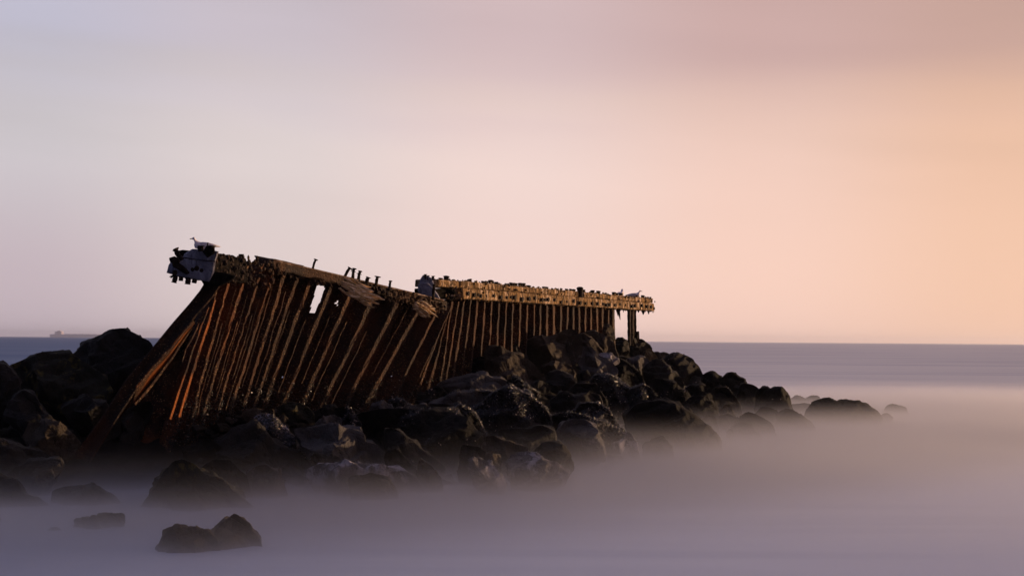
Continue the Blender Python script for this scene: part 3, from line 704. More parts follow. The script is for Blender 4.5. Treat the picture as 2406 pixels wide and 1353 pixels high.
# strips: (top px, top py, foot px, foot py)
LS = [(505, 700, 421, 979), (527, 690, 448, 984), (566, 672, 477, 970), (607, 650, 511, 966), (640, 640, 537, 968),
      (668, 632, 573, 945), (700, 636, 597, 950), (733, 638, 622, 940), (778, 668, 667, 942), (820, 690, 708, 947),
      (868, 712, 758, 944), (931, 706, 813, 940), (985, 722, 878, 910), (1030, 722, 926, 931), (1060, 726, 975, 912)]
def inside(poly, x, y):
    c = False; n = len(poly)
    for i in range(n):
        x1, y1 = poly[i]; x2, y2 = poly[i - 1]
        if (y1 > y) != (y2 > y) and x < (x2 - x1) * (y - y1) / (y2 - y1) + x1: c = not c
    return c
slot = [(746, 666), (764, 671), (755, 705), (738, 737), (726, 733), (735, 700)]
# the wall rises to the underside of its capping beam
cap_line = lambda x: np.interp(x, [480, 500, 585, 640, 660, 735, 880, 1045], [640, 640, 610, 617, 622, 640, 678, 716])
tops, foots = [], []
for (tx, ty, bx, by) in LS:
    dx, dy = tx - bx, ty - by
    # slide the top up along the strip until it meets the cap
    k = 1.0
    while ty - 1 > cap_line(tx) and k < 60:
        tx += dx / -dy; ty -= 1; k += 1
    fx, fy = bx - dx * 0.42, by - dy * 0.42
    tops.append(PT(tx, ty, dleft(tx))); foots.append(PT(fx, fy, dleft(bx) - 0.1))
for i in range(len(LS) - 1):
    t = unit((tops[i + 1] - tops[i]) * np.array([1, 1, 0])); n_ = np.array([t[1], -t[0], 0])
    if i in (4, 5, 6): pn = 0.22
    elif i < 3: pn = 0.16
    else: pn = 0.145
    o, P_ = pile(lw, tops[i], foots[i], tops[i + 1], foots[i + 1], n_, 0.36, M_RUSTO if i < 4 else M_RUST, i + 3, pan=pn,
                 dead=(lambda x, y: inside(slot, x, y)), rows=84, rag=0.14)
    WALL_PTS.append((P_, n_, i))
IL = []
# bent outermost piles, splayed out to the left
def strip_beam(parent, name, path, widths, nrm, thick, mat, seed=0, segs=26, wobble=0.012, label=None):
    """a flat steel strip following a px path; widths are world metres, given across the path in the picture plane"""
    path = np.array(path, float)
    s = np.concatenate([[0], np.cumsum(np.linalg.norm(np.diff(path[:, :2], axis=0), axis=1))]); s /= s[-1]
    u = np.linspace(0, 1, segs + 1)
    pts = PT(np.interp(u, s, path[:, 0]), np.interp(u, s, path[:, 1]), np.interp(u, s, path[:, 2]))
    wd = np.interp(u, s, widths)
    nrm = unit(nrm)
    V = []
    for i in range(segs + 1):
        tg = unit(pts[min(i + 1, segs)] - pts[max(i - 1, 0)])
        side = unit(np.cross(tg, nrm))
        for k in np.linspace(-0.5, 0.5, 5):
            V.append(pts[i] + side * wd[i] * k)
    V = np.array(V)
    V = V + nrm * (wobble * 2 * fbm(V, 3, seed, 3))[:, None] + np.roll(nrm, 1) * (wobble * fbm(V, 8, seed + 3, 3))[:, None]
    nv = len(V); V2 = V - nrm * thick
    f = []
    for i in range(segs):
        for k in range(4):
            a = i * 5 + k; q = (a, a + 1, a + 6, a + 5); f.append(q); f.append(tuple(x + nv for x in reversed(q)))
        for k in (0, 4):
            a = i * 5 + k; f.append((a, a + 5, a + 5 + nv, a + nv) if k == 0 else (a + 5, a, a + nv, a + 5 + nv))
    for i in (0, segs):
        for k in range(4):
            a = i * 5 + k; f.append((a, a + 1, a + 1 + nv, a + nv))
    o = link_mesh(name, np.vstack([V, V2]), f, mat, parent, smooth=False)
    if label: o['label'] = label
    return o
nA = np.array([0.35, -0.93, 0.1]); nB = np.array([0.93, -0.33, 0.1])
# big outer sheet, a wide dark pan seen edge on against the sky and reaching the water
def quad_sheet(parent, name, A, B, C, D_, mat, nu=26, nv_=50, bend=None, seed=1, thick=0.03, amp=0.03, dead=None, label=None):
    """a bent sheet between left edge A->D (lists of px,py,d) and right edge B->C"""
    def lerp_path(path, m):
        path = np.array(path, float)
        s = np.linspace(0, 1, len(path)); u = np.linspace(0, 1, m)
        return np.stack([np.interp(u, s, path[:, k]) for k in range(3)], 1)
    L = lerp_path(A, nv_ + 1); Rr = lerp_path(B, nv_ + 1)
    V = np.zeros((nv_ + 1, nu + 1, 3))
    for j in range(nv_ + 1):
        for i in range(nu + 1):
            s = i / nu
            p = L[j] * (1 - s) + Rr[j] * s
            dd = p[2] + (bend(s, j / nv_) if bend else 0)
            V[j, i] = PT(p[0], p[1], dd)
    P_ = V.reshape(-1, 3); P_ = P_ + (amp * fbm(P_, 2.2, seed, 4, 0.6))[:, None] * np.array([0.3, -0.9, 0.1])
    nc = nu + 1; faces = []
    px, py = proj(P_)
    for j in range(nv_):
        for i in range(nu):
            a = j * nc + i
            if dead is not None and dead(px[a], py[a]): continue
            faces.append((a, a + 1, a + nc + 1, a + nc))
    me_ = link_mesh(name, P_, faces, mat, parent, smooth=False)
    md = me_.modifiers.new('thickness', 'SOLIDIFY'); md.thickness = thick
    if label: me_['label'] = label
    return me_
# outer sheet: silhouette edge on the left, folded edge on the right
outer_L = [(486, 655, 27.9), (470, 682, 27.8), (446, 712, 27.7), (404, 760, 27.5), (355, 820, 27.2), (300, 885, 26.9), (235, 985, 26.6), (120, 1140, 26.0)]
outer_R = [(530, 655, 27.75), (500, 700, 27.65), (462, 742, 27.55), (424, 790, 27.4), (392, 832, 27.25), (345, 882, 27.0), (285, 970, 26.7), (185, 1130, 26.1)]
hole = [(432, 727), (436, 725), (434, 733), (430, 734)]
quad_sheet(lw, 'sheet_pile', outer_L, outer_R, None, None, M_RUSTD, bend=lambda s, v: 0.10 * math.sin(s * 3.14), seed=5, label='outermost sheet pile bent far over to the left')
# its folded orange web turned to the sun
webL = [(452, 752, 27.5), (430, 775, 27.40), (405, 808, 27.3), (350, 868, 27.0), (318, 908, 26.85)]
webR = [(456, 757, 28.1), (434, 786, 28.1), (398, 838, 28.0), (338, 908, 27.6), (310, 945, 27.4)]
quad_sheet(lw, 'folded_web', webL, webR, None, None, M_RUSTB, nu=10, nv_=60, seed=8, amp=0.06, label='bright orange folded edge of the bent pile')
inner1L = [(500, 690, 28.75), (428, 772, 28.5), (376, 838, 28.2), (305, 920, 27.9), (215, 1050, 27.2)]
inner1R = [(525, 690, 29.1), (508, 760, 29.0), (462, 880, 28.8), (425, 965, 28.4), (375, 1080, 27.8)]
quad_sheet(lw, 'sheet_pile', inner1L, inner1R, None, None, M_RUSTO, bend=lambda s, v: 0.22 * math.sin(s * 6.28 * 1.0), seed=11, label='torn sheet pile splayed behind the orange strips')
# thin lit flange edges of the fan
for k, (path, w) in enumerate([
    ([(452, 772, 27.6), (400, 848, 27.35), (350, 915, 27.1), (318, 950, 26.9)], [.02, .05, .06, .05]),
    ([(478, 738, 27.9), (462, 775, 27.7), (436, 822, 27.6), (428, 850, 27.5)], [.02, .035, .035, .02]),
    ([(490, 722, 27.9), (474, 765, 27.8), (445, 850, 27.6), (399, 985, 27.2)], [.025, .04, .045, .06]),
    ([(506, 704, 28.0), (488, 765, 27.9), (455, 870, 27.7), (421, 980, 27.4)], [.045, .075, .07, .05])]):
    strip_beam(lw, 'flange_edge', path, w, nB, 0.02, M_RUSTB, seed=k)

# clutches of the interlocks: thin broken ribs between the broad pans
rgi = random.Random(5)
for i in range(1, 12):
    for s_, w_ in ((0.42, .022), (0.70, .016)) if i < 4 else ((0.38 + 0.1 * (i % 3), .020),):
        s_ += rgi.uniform(-.06, .06)
        tx = LS[i][0] + (LS[i + 1][0] - LS[i][0]) * s_; ty = LS[i][1] + (LS[i + 1][1] - LS[i][1]) * s_
        bx_ = LS[i][2] + (LS[i + 1][2] - LS[i][2]) * s_; by_ = LS[i][3] + (LS[i + 1][3] - LS[i][3]) * s_
        a = rgi.uniform(0.0, .35); b_ = rgi.uniform(.75, 1.05); path = []
        for u in np.linspace(a, b_, 6):
            x = tx + (bx_ - tx) * u; path.append((x + rgi.uniform(-.8, .8), ty + (by_ - ty) * u, float(dleft(x)) - 0.02))
        if s_ < .5 and i in (7, 8): continue
        strip_beam(lw, 'interlock', path, [w_ * rgi.uniform(.3, 1.3) for _ in range(6)], nB, 0.02, M_RUST, seed=i + 50, segs=44, wobble=0.016)

# upright section
rw = thing('upright_wall', tuple(PT(1240, 880, 42.0)), 'upright far section of rusted steel sheet-pile wall under a golden capping beam', 'breakwater')
RS = [(1044, 742, 958, 916), (1049, 740, 981, 914), (1055, 735, 1004, 911), (1062, 712, 1034, 905), (1078, 706, 1050, 868), (1090, 706, 1067, 850), (1106, 706, 1087, 843), (1121, 706, 1106, 842), (1138, 707, 1128, 842), (1155, 708, 1147, 835), (1172, 709, 1165, 822), (1189, 710, 1182, 818),
      (1205, 711, 1200, 815), (1222, 712, 1217, 812), (1238, 713, 1235, 812), (1255, 714, 1251, 812), (1269, 715, 1266, 812), (1285, 716, 1283, 812), (1300, 717, 1299, 810), (1317, 718, 1315, 810),
      (1332, 719, 1331, 808), (1346, 720, 1345, 806), (1360, 720, 1360, 805), (1374, 721, 1374, 803), (1387, 722, 1387, 803), (1401, 723, 1401, 803), (1415, 724, 1415, 803), (1428, 725, 1429, 803), (1440, 725, 1442, 806)]
rt_, rb_ = [], []
for (tx, ty, bx, by) in RS:
    rt_.append(PT(tx, ty - 4, dright(tx))); rb_.append(PT(bx - (tx - bx) * 0.35, by + 66, dright(bx) - 0.05))
for i in range(len(RS)):
    T0, B0 = rt_[i], rb_[i]
    if i < len(RS) - 1: T1, B1 = rt_[i + 1], rb_[i + 1]
    else: T1, B1 = T0 + T_R * 0.75, B0 + T_R * 0.75
    o, P_ = pile(rw, T0, B0, T1, B1, N_R, 0.33, M_RUST, i + 40, pan=0.20 if i < 17 else 0.26, rows=34, wob=0.7, w_in=(.44, .86),
                 full=(i < len(RS) - 1), rag=0.05)
    if i < 9: WALL_PTS.append((P_, N_R, 100 + i))
# the two last posts standing apart
for (x0, x1, y1) in ((1480, 1487, 812), (1488, 1497, 812)):
    T0 = PT(x0, 726, dright(x0) - 0.1); B0 = PT(x0, y1, dright(x0) - 0.1)
    T1 = T0 + np.array([x1 - x0, 0, 0]) * 52 / F_PX + np.array([0, 0.28, 0]); B1 = B0 + (T1 - T0)
    o, _p = pile(rw, T0, B0, T1, B1, N_R, 0.10, M_RUSTD, x0, pan=0.3, rows=26, name='post', wob=0.4)
strip_beam(rw, 'post_stub', [(1499, 778, 51.8), (1500, 812, 51.8)], [.09, .12], nA, 0.08, M_RUSTD, seed=4)

# ---- beams: box beams with worn surfaces
def beam(parent, name, A, B, wv, hv, mat, segs=40, nw=5, nh=5, amp=0.02, seed=0, label=None, wear=0.0):
    """box from A to B (upper front edge), wv across (towards the back), hv downwards"""
    A, B, wv, hv = (np.asarray(v, float) for v in (A, B, wv, hv))
    bm = bmesh.new(); cache = {}
    def vid(i, j, k):
        key = (i, j, k)
        if key not in cache:
            p = A + (B - A) * (i / segs) + wv * (j / nw) + hv * (k / nh)
            cache[key] = p
        return key
    quads = []
    for i in range(segs):
        for j in range(nw):
            quads.append([(i, j, 0), (i, j + 1, 0), (i + 1, j + 1, 0), (i + 1, j, 0)])
            quads.append([(i, j, nh), (i + 1, j, nh), (i + 1, j + 1, nh), (i, j + 1, nh)])
        for k in range(nh):
            quads.append([(i, 0, k), (i + 1, 0, k), (i + 1, 0, k + 1), (i, 0, k + 1)])
            quads.append([(i, nw, k), (i, nw, k + 1), (i + 1, nw, k + 1), (i + 1, nw, k)])
    for j in range(nw):
        for k in range(nh):
            quads.append([(0, j, k), (0, j, k + 1), (0, j + 1, k + 1), (0, j + 1, k)])
            quads.append([(segs, j, k), (segs, j + 1, k), (segs, j + 1, k + 1), (segs, j, k + 1)])
    keys = {}
    V = []
    for q in quads:
        for key in q:
            vid(*key)
            if key not in keys: keys[key] = len(V); V.append(cache[key])
    V = np.array(V)
    ctr = A + (B - A) * 0.5 + wv * 0.5 + hv * 0.5
    ax = unit(B - A)
    rel = V - ctr; rel = rel - np.outer(rel @ ax, ax) * 0.9
    nr = rel / np.maximum(np.linalg.norm(rel, axis=1), 1e-6)[:, None]
    V = V + nr * (amp * (fbm(V, 2.2, seed, 3) + 0.35 * fbm(V, 8, seed + 4, 3, .5)))[:, None]
    # worn arrises
    cl = np.zeros(len(V))
    for key, idx in keys.items():
        n_e = (key[1] in (0, nw)) + (key[2] in (0, nh)) + (key[0] in (0, segs))
        if n_e >= 2: cl[idx] = 0.012 * n_e + wear * max(0, float(fbm(V[idx][None], 5, seed + 9, 2)[0]))
    V = V - nr * cl[:, None]
    o = link_mesh(name, V, [tuple(keys[k] for k in q) for q in quads], mat, parent, smooth=True)
    o.data.set_sharp_from_angle(angle=math.radians(32))
    if label: o['label'] = label
    return o

ZUP = np.array([0, 0, 1.0])
def rp(px, ztop, out=0.0):
    """point on the right wall line at px, height z, pushed outwards"""
    d = dright(px); k = (px - CX) / F_PX
    p = np.array([k * d, d, ztop]) + N_R * out
    return p
ZT = 4.30
def zr(px): return np.interp(px, [1020, 1533], [4.25, 4.33])
# upper course in blocks with open joints, lower course standing proud
for a, b in ((1068, 1350), (1363, 1412), (1413.5, 1526)):
    beam(rw, 'cap_block', rp(a, zr(a), 0.16), rp(b, zr(b), 0.16), -N_R * 0.78, -ZUP * 0.185, M_CAP, segs=int((b - a) / 1.4), amp=0.030, seed=int(a), wear=0.05)
beam(rw, 'cap_block', rp(1024, zr(1024), 0.10), rp(1066.5, zr(1066), 0.16), -N_R * 0.72, -ZUP * 0.20, M_CAP, segs=20, amp=0.02, seed=71, wear=0.05, label='near cap block with a grey top')
for a, b in ((1072, 1342), (1344, 1527)):
    beam(rw, 'waling_beam', rp(a, zr(a) - 0.19, 0.205), rp(b, zr(b) - 0.19, 0.205), -N_R * 0.90, -ZUP * 0.29, M_CAP, segs=int((b - a) / 2), nh=8, amp=0.024, seed=int(a) + 3, wear=0.03)
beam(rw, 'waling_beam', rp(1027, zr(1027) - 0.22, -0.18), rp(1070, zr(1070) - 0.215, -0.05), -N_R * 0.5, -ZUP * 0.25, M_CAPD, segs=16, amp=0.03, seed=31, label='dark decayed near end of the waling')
# pale guano-whitened end blocks
def lumpy(parent, name, poly, d, T, mat, seed=0, label=None, rough=0.5):
    """a lump traced in the picture with its own depth and thickness"""
    poly = np.array(poly, float); c = centroid(poly); M_ = 44
    ang = np.linspace(0, 2 * math.pi, M_, endpoint=False); rad = ray_radius(poly, c, ang)
    L_ = 16; ph = np.linspace(-math.pi / 2, math.pi / 2, L_ + 1)[1:-1]
    cp = np.cos(ph) ** 0.22; sp = np.sign(ph) * np.abs(np.sin(ph)) ** 0.5
    PX = c[0] + np.outer(cp, rad * np.cos(ang)); PY = c[1] + np.outer(cp, rad * np.sin(ang))
    V = PT(PX, PY, d + sp[:, None] * T + 0 * PX).reshape(-1, 3)
    V = np.vstack([V, PT(c[0], c[1], d - T), PT(c[0], c[1], d + T)])
    ctr = PT(c[0], c[1], d); q = V - ctr; rr = q / np.maximum(np.linalg.norm(q, axis=1), 1e-6)[:, None]
    V = V + rr * (0.03 * rough * fbm(V, 4, seed, 4, .6))[:, None]
    nr = L_ - 1; f = []
    for j in range(nr - 1):
        for i in range(M_):
            a, b2 = j * M_ + i, j * M_ + (i + 1) % M_; f.append((a, b2, b2 + M_, a + M_))
    for i in range(M_):
        f.append((nr * M_, (i + 1) % M_, i)); f.append((nr * M_ + 1, (nr - 1) * M_ + i, (nr - 1) * M_ + (i + 1) % M_))
    o = link_mesh(name, V, f, mat, parent, smooth=True)
    try: o.data.set_sharp_from_angle(angle=math.radians(35))
    except Exception: pass
    if label: o['label'] = label
    return o
lumpy(rw, 'rusted_lump', [(1040, 682), (1052, 678), (1070, 684), (1068, 700), (1058, 708), (1046, 700)], 37.0, 0.16, M_CAPD, 8, 'black eroded hollow end of the waling')


def slab(parent, name, poly, dfun, T, mat, seed=0, label=None):
    """a squared block traced by its end face, running back from the viewer by T"""
    poly = np.array(poly, float); c = centroid(poly)
    ang = np.unique(np.concatenate([np.linspace(-math.pi, math.pi, 64, endpoint=False), np.arctan2(poly[:, 1] - c[1], poly[:, 0] - c[0])]))
    rad = ray_radius(poly, c, ang); m_ = len(ang)
    rings = [(.25, 0), (.5, 0), (.75, 0), (.93, 0), (1.0, .03), (1.0, .3 * T), (1.0, .65 * T), (1.0, T)]
    V = []
    for f_, dz in rings:
        px = c[0] + f_ * rad * np.cos(ang); py = c[1] + f_ * rad * np.sin(ang)
        V.append(PT(px, py, dfun(px) + dz))
    V = np.vstack(V + [PT(c[0], c[1], dfun(c[0]))[None], PT(c[0], c[1], dfun(c[0]) + T)[None]])
    q = V - V.mean(0); rr = q / np.maximum(np.linalg.norm(q, axis=1), 1e-6)[:, None]
    V = V + rr * (0.022 * fbm(V, 7, seed, 4, .6))[:, None]
    n = len(rings); f = []
    for j in range(n - 1):
        for i in range(m_): f.append((j * m_ + i, j * m_ + (i + 1) % m_, (j + 1) * m_ + (i + 1) % m_, (j + 1) * m_ + i))
    for i in range(m_):
        f.append((n * m_, (i + 1) % m_, i)); f.append((n * m_ + 1, (n - 1) * m_ + i, (n - 1) * m_ + (i + 1) % m_))
    o = link_mesh(name, V, f, mat, parent, smooth=True)
    o.data.set_sharp_from_angle(angle=math.radians(32))
    if label: o['label'] = label
    return o

DR = lambda px: 35.6 + (1030 - px) * 0.003
slab(rw, 'end_block', [(986, 668), (988, 655), (994, 646), (1004, 648), (1014, 654), (1020, 668), (1014, 690), (994, 682)], DR, 0.4, M_WHITE, 3, 'white crusted upper end block')
slab(rw, 'end_block', [(982, 684), (982, 672), (988, 664), (1004, 664), (1018, 676), (1030, 694), (1036, 704), (1010, 702), (990, 696)], lambda px: DR(px) - 0.12, 0.4, M_WHITE, 4, 'white crusted lower end block')

# ---- bolts
def bolt_mesh(name, r, h, head=1.7, dome=True):
    bm = bmesh.new(); n = 8
    rings = [(r, 0), (r, h * 0.72), (r * head, h * 0.74), (r * head * 1.02, h * 0.92), (r * head * 0.55, h * 1.02)]
    vs = []
    for rr, z in rings:
        vs.append([bm.verts.new((rr * math.cos(2 * math.pi * k / n), rr * math.sin(2 * math.pi * k / n), z)) for k in range(n)])
    for a, b in zip(vs, vs[1:]):
        for k in range(n): bm.faces.new((a[k], a[(k + 1) % n], b[(k + 1) % n], b[k]))
    bm.faces.new(vs[-1]); bm.faces.new(list(reversed(vs[0])))
    me = bpy.data.meshes.new(name); bm.to_mesh(me); bm.free(); me.materials.append(M_BOLT); return me
NUT = bolt_mesh('nut', 0.045, 0.075, 1.25)
NUTB = bolt_mesh('nut', 0.06, 0.11, 1.5)
BOLT = bolt_mesh('bolt', 0.026, 0.10, 2.0)
def put(mesh, name, parent, loc, axis=(0, 0, 1), s=1.0, sz=None, label=None):
    o = bpy.data.objects.new(name, mesh); COL.objects.link(o)
    q = Vector(axis).to_track_quat('Z', 'Y')
    mw = Matrix.Translation(Vector(loc)) @ q.to_matrix().to_4x4() @ Matrix.Diagonal((s, s, sz or s, 1))
    o.parent = parent; o.matrix_parent_inverse = parent.matrix_world.inverted(); o.matrix_basis = mw
    if label: o['label'] = label
    return o
rng = random.Random(12)
# crop positions of the bolt heads along the top and the side of the right beam
top_x = [1043, 1056, 1075, 1105, 1108, 1129, 1132, 1141, 1151, 1158, 1164, 1174, 1192, 1196, 1205, 1216, 1221, 1228, 1239, 1256, 1272, 1277, 1281, 1288, 1314, 1334, 1339, 1347, 1370, 1376, 1396, 1404, 1409, 1422, 1434, 1441, 1448, 1462, 1473, 1495, 1513, 1525]
for x in top_x:
    s = rng.choice([0.75, 0.9, 1.1, 1.3])
    out = rng.choice([0.02, -0.05, 0.06, -0.5])
    put(NUT, 'top_bolt', rw, rp(x, zr(x) - 0.012, out), (rng.uniform(-.2, .2), rng.uniform(-.2, .2), 1), s * 1.15)
side_x = [1081, 1096, 1106, 1112, 1143, 1159, 1174, 1184, 1191, 1208, 1225, 1229, 1240, 1256, 1264, 1271, 1287, 1302, 1317, 1332, 1347, 1361, 1376, 1389, 1403, 1410, 1417, 1430, 1443, 1456, 1470, 1478, 1494, 1506, 1516, 1524]
for x in side_x:
    put(NUTB, 'side_bolt', rw, rp(x, zr(x) - 0.19 - 0.16 + rng.uniform(-.04, .03), 0.185), tuple(N_R + np.array([0, 0, rng.uniform(-.25, .1)])), rng.uniform(0.5, 0.95))
# the dark tie plate over the joint
put(bolt_mesh('tie', 0.09, 0.34, 1.2), 'tie_plate', rw, rp(1356, zr(1356) - 0.19, 0.1), (0, 0, 1), 1.0)
# rags of rusted steel under the beam
def shard(parent, px, py, d, L, w, mat=M_RUSTD, lean=0.0, name='rust_shard'):
    p = PT(px, py, d)
    V = [p + np.array([-w, 0, 0]), p + np.array([w, 0, 0]), p + np.array([w * .3 + lean, 0.02, -L]), p + np.array([-w * .2 + lean, 0, -L * .9])]
    V2 = [v + np.array([0, 0.035, 0]) for v in V]
    return link_mesh(name, V + V2, [(0, 1, 2, 3), (7, 6, 5, 4), (0, 4, 5, 1), (1, 5, 6, 2), (2, 6, 7, 3), (3, 7, 4, 0)], mat, parent)
for px, L, w, ln in ((1449, .30, .05, .05), (1453, .42, .06, .06), (1457, .1, .05, 0), (1464, .14, .03, .02), (1469, .08, .06, 0), (1475, .12, .05, 0), (1500, .1, .05, 0), (1510, .17, .06, .02), (1513, .12, .04, 0), (1524, .13, .05, 0)):
    y = np.interp(px, [1440, 1530], [724, 732]) - 1
    shard(rw, px, y, dright(px), L, w, lean=ln)

# ---- crumbs of encrustation along the golden beam, too many to count
def crust(parent, name, pts, sizes, mat, seed):
    rg = np.random.RandomState(seed); V, F = [], []
    ico = [(0, 0, 1), (.89, 0, .45), (.28, .85, .45), (-.72, .53, .45), (-.72, -.53, .45), (.28, -.85, .45), (.72, .53, -.45), (-.28, .85, -.45), (-.89, 0, -.45), (-.28, -.85, -.45), (.72, -.53, -.45), (0, 0, -1)]
    fi = [(0, 1, 2), (0, 2, 3), (0, 3, 4), (0, 4, 5), (0, 5, 1), (1, 6, 2), (2, 7, 3), (3, 8, 4), (4, 9, 5), (5, 10, 1), (2, 6, 7), (3, 7, 8), (4, 8, 9), (5, 9, 10), (1, 10, 6), (6, 11, 7), (7, 11, 8), (8, 11, 9), (9, 11, 10), (10, 11, 6)]
    for p, s in zip(pts, sizes):
        k = len(V); sc = s * rg.uniform(.55, 1.3, 3)
        for q in ico: V.append(p + np.array(q) * sc * rg.uniform(.7, 1.15))
        F += [(a + k, b_ + k, c_ + k) for a, b_, c_ in fi]
    o = link_mesh(name, V, F, mat, parent); o['kind'] = 'stuff'; return o
rgc = np.random.RandomState(3)
pts, sz, pts2, sz2 = [], [], [], []
for k in range(520):
    x = rgc.uniform(1030, 1531); r_ = rgc.rand()
    if r_ < .35: p = rp(x, zr(x) + rgc.uniform(-.015, .02), rgc.uniform(-.3, .16)); s_ = rgc.uniform(.02, .055)
    elif r_ < .75: p = rp(x, zr(x) - rgc.uniform(.02, .45), .165 + (.035 if r_ > .5 else 0)); s_ = rgc.uniform(.015, .045)
    else: p = rp(x, zr(x) - .48 - rgc.uniform(0, .03), rgc.uniform(.0, .2)); s_ = rgc.uniform(.02, .05)
    if rgc.rand() < .5: pts.append(p); sz.append(s_)
    else: pts2.append(p); sz2.append(s_)
crust(rw, 'pale_crust', pts, sz, M_CAP, 1)
crust(rw, 'dark_crust', pts2, sz2, M_BOLT, 2)

# ---- capping of the leaning section
def lp(px, py, dd=0.0): return PT(px, py, dleft(px) + dd)
tL = unit((lp(1000, 700) - lp(700, 700)) * np.array([1, 1, 0])); nL = np.array([tL[1], -tL[0], 0])
tN = unit((lp(600, 700) - lp(500, 700)) * np.array([1, 1, 0])); nN = np.array([tN[1], -tN[0], 0])
# dark near beam and its pale end
A0 = lp(500, 592, -0.35); A1 = lp(584, 604, -0.35)
beam(lw, 'near_cap_beam', A0, A1, -nN * 0.80 + ZUP * 0.05, PT(500, 657, 27.6) - PT(500, 592, 27.6), M_CAPD, segs=26, nw=8, nh=8, amp=0.07, seed=5, wear=0.16, label='dark near end of the capping beam')
A2 = PT(500, 590, 27.62); 
DN = lambda px: 27.40 + (500 - px) * 0.0035
slab(lw, 'end_block', [(430, 604), (434, 596), (452, 585), (488, 586), (514, 591), (506, 613), (470, 611)], DN, 0.5, M_WHITE, 21, 'white crusted upper end block')
slab(lw, 'end_block', [(392, 641), (397, 622), (404, 612), (430, 606.5), (470, 612.5), (506, 615), (503, 640), (492, 662), (450, 656), (420, 649)], DN, 0.5, M_WHITE, 22, 'white crusted lower end block')
lumpy(lw, 'rusted_lump', [(404, 615), (420, 616), (436, 630), (446, 641), (438, 645), (420, 634), (406, 627)], 27.62, 0.07, M_BOLT, 26, 'black scab of rust across the white end block')
lumpy(lw, 'rusted_lump', [(397, 606), (410, 602), (420, 607), (424, 616), (412, 620), (400, 616)], 27.22, 0.08, M_BOLT, 23, 'black rusted plate end')
lumpy(lw, 'rusted_lump', [(476, 592), (484, 578), (496, 576), (505, 584), (504, 596), (488, 606)], 27.2, 0.10, M_CAPD, 24, 'clotted bolt cluster')
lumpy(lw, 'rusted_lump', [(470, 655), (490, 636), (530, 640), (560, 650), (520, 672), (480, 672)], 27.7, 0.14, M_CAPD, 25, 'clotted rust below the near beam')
# the long top plank
B0 = lp(650, 610, -0.25); B1 = lp(1046, 704, -0.30)
hv = -ZUP * 0.055 + nL * 0.01
beam(lw, 'top_plank', B0, B1, -nL * 0.70 + ZUP * 0.12, hv, M_PLANK, segs=90, nw=6, nh=3, amp=0.028, seed=9, wear=0.05, label='long grey-brown cap plank')
C0 = lp(642, 606, -0.20); C1 = lp(1052, 708, -0.24)
beam(lw, 'capping_beam', C0, C1, -nL * 0.6, -ZUP * 0.24, M_RUSTD, segs=80, nw=4, nh=5, amp=0.040, seed=10, wear=0.08)
pts, sz = [], []
for k in range(420):
    x = rgc.uniform(500, 1045) if k > 90 else rgc.uniform(500, 590)
    yb = np.interp(x, [500, 585, 640, 1045], [592, 606, 614, 708])
    pts.append(PT(x, yb + (rgc.uniform(-1, 30) if x > 640 else rgc.uniform(-1, 62)), dleft(x) - (.36 if x < 590 else .26) + rgc.uniform(-.02, .1))); sz.append(rgc.uniform(.02, .06))
crust(lw, 'dark_crust', pts, sz, M_RUSTD, 5)
# splintered timbers
def splinters(px0, py0, px1, py1, d, n, spread, seed, wmax=0.07, label=None):
    rg = random.Random(seed)
    A = PT(px0, py0, d); B = PT(px1, py1, d + 0.3)
    root = None
    ax = unit(B - A); L = np.linalg.norm(B - A)
    for k in range(n):
        s0 = rg.uniform(0, 0.35) if k else 0.0; s1 = s0 + rg.uniform(0.4, 0.66) if k else 1.0
        s1 = min(s1, 1.02)
        offv = nL * rg.uniform(0.06, .22) + np.array([0, 0, rg.uniform(-1.3, 1.1) * spread * (0.3 if not k else 1)])
        w = rg.uniform(0.5, 1) * wmax; th = rg.uniform(.02, .045)
        a = A + ax * L * s0 + offv; b = A + ax * L * s1 + offv + np.array([0, 0, rg.uniform(-.09, .07)])
        m_ = 9; V = []
        for i in range(m_ + 1):
            u = i / m_
            c = a + (b - a) * u + np.array([0, 0, .02 * math.sin(u * 5 + k)])
            ww = w * (0.35 + 0.65 * math.sin(min(u * 1.3 + .25, 1.57) if u < .6 else 1.57) ) * (1 - max(0, u - .6) * rg.uniform(1.4, 2.3))
            ww = max(ww, 0.006)
            for sx, sz in ((-1, -1), (1, -1), (1, 1), (-1, 1)):
                V.append(c - nL * sx * th + np.array([.15 * sz * ww, 0, sz * ww]) * rg.uniform(.75, 1.1))
        f = []
        for i in range(m_):
            for q in range(4):
                f.append((i * 4 + q, i * 4 + (q + 1) % 4, (i + 1) * 4 + (q + 1) % 4, (i + 1) * 4 + q))
        f += [(3, 2, 1, 0), tuple(m_ * 4 + q for q in range(4))]
        if root is None:
            root = link_mesh('broken_timber', V, f, M_WOOD, lw)
            if label: root['label'] = label
        else: link_mesh('splinter', V, f, M_WOOD, root)
splinters(790, 665, 888, 708, 31.6, 22, 0.17, 5, 0.034, 'larger splintered golden timber hanging off the cap')
splinters(962, 712, 1013, 736, 33.9, 14, 0.10, 6, 0.030, 'smaller bleached splintered timber hanging off the cap')
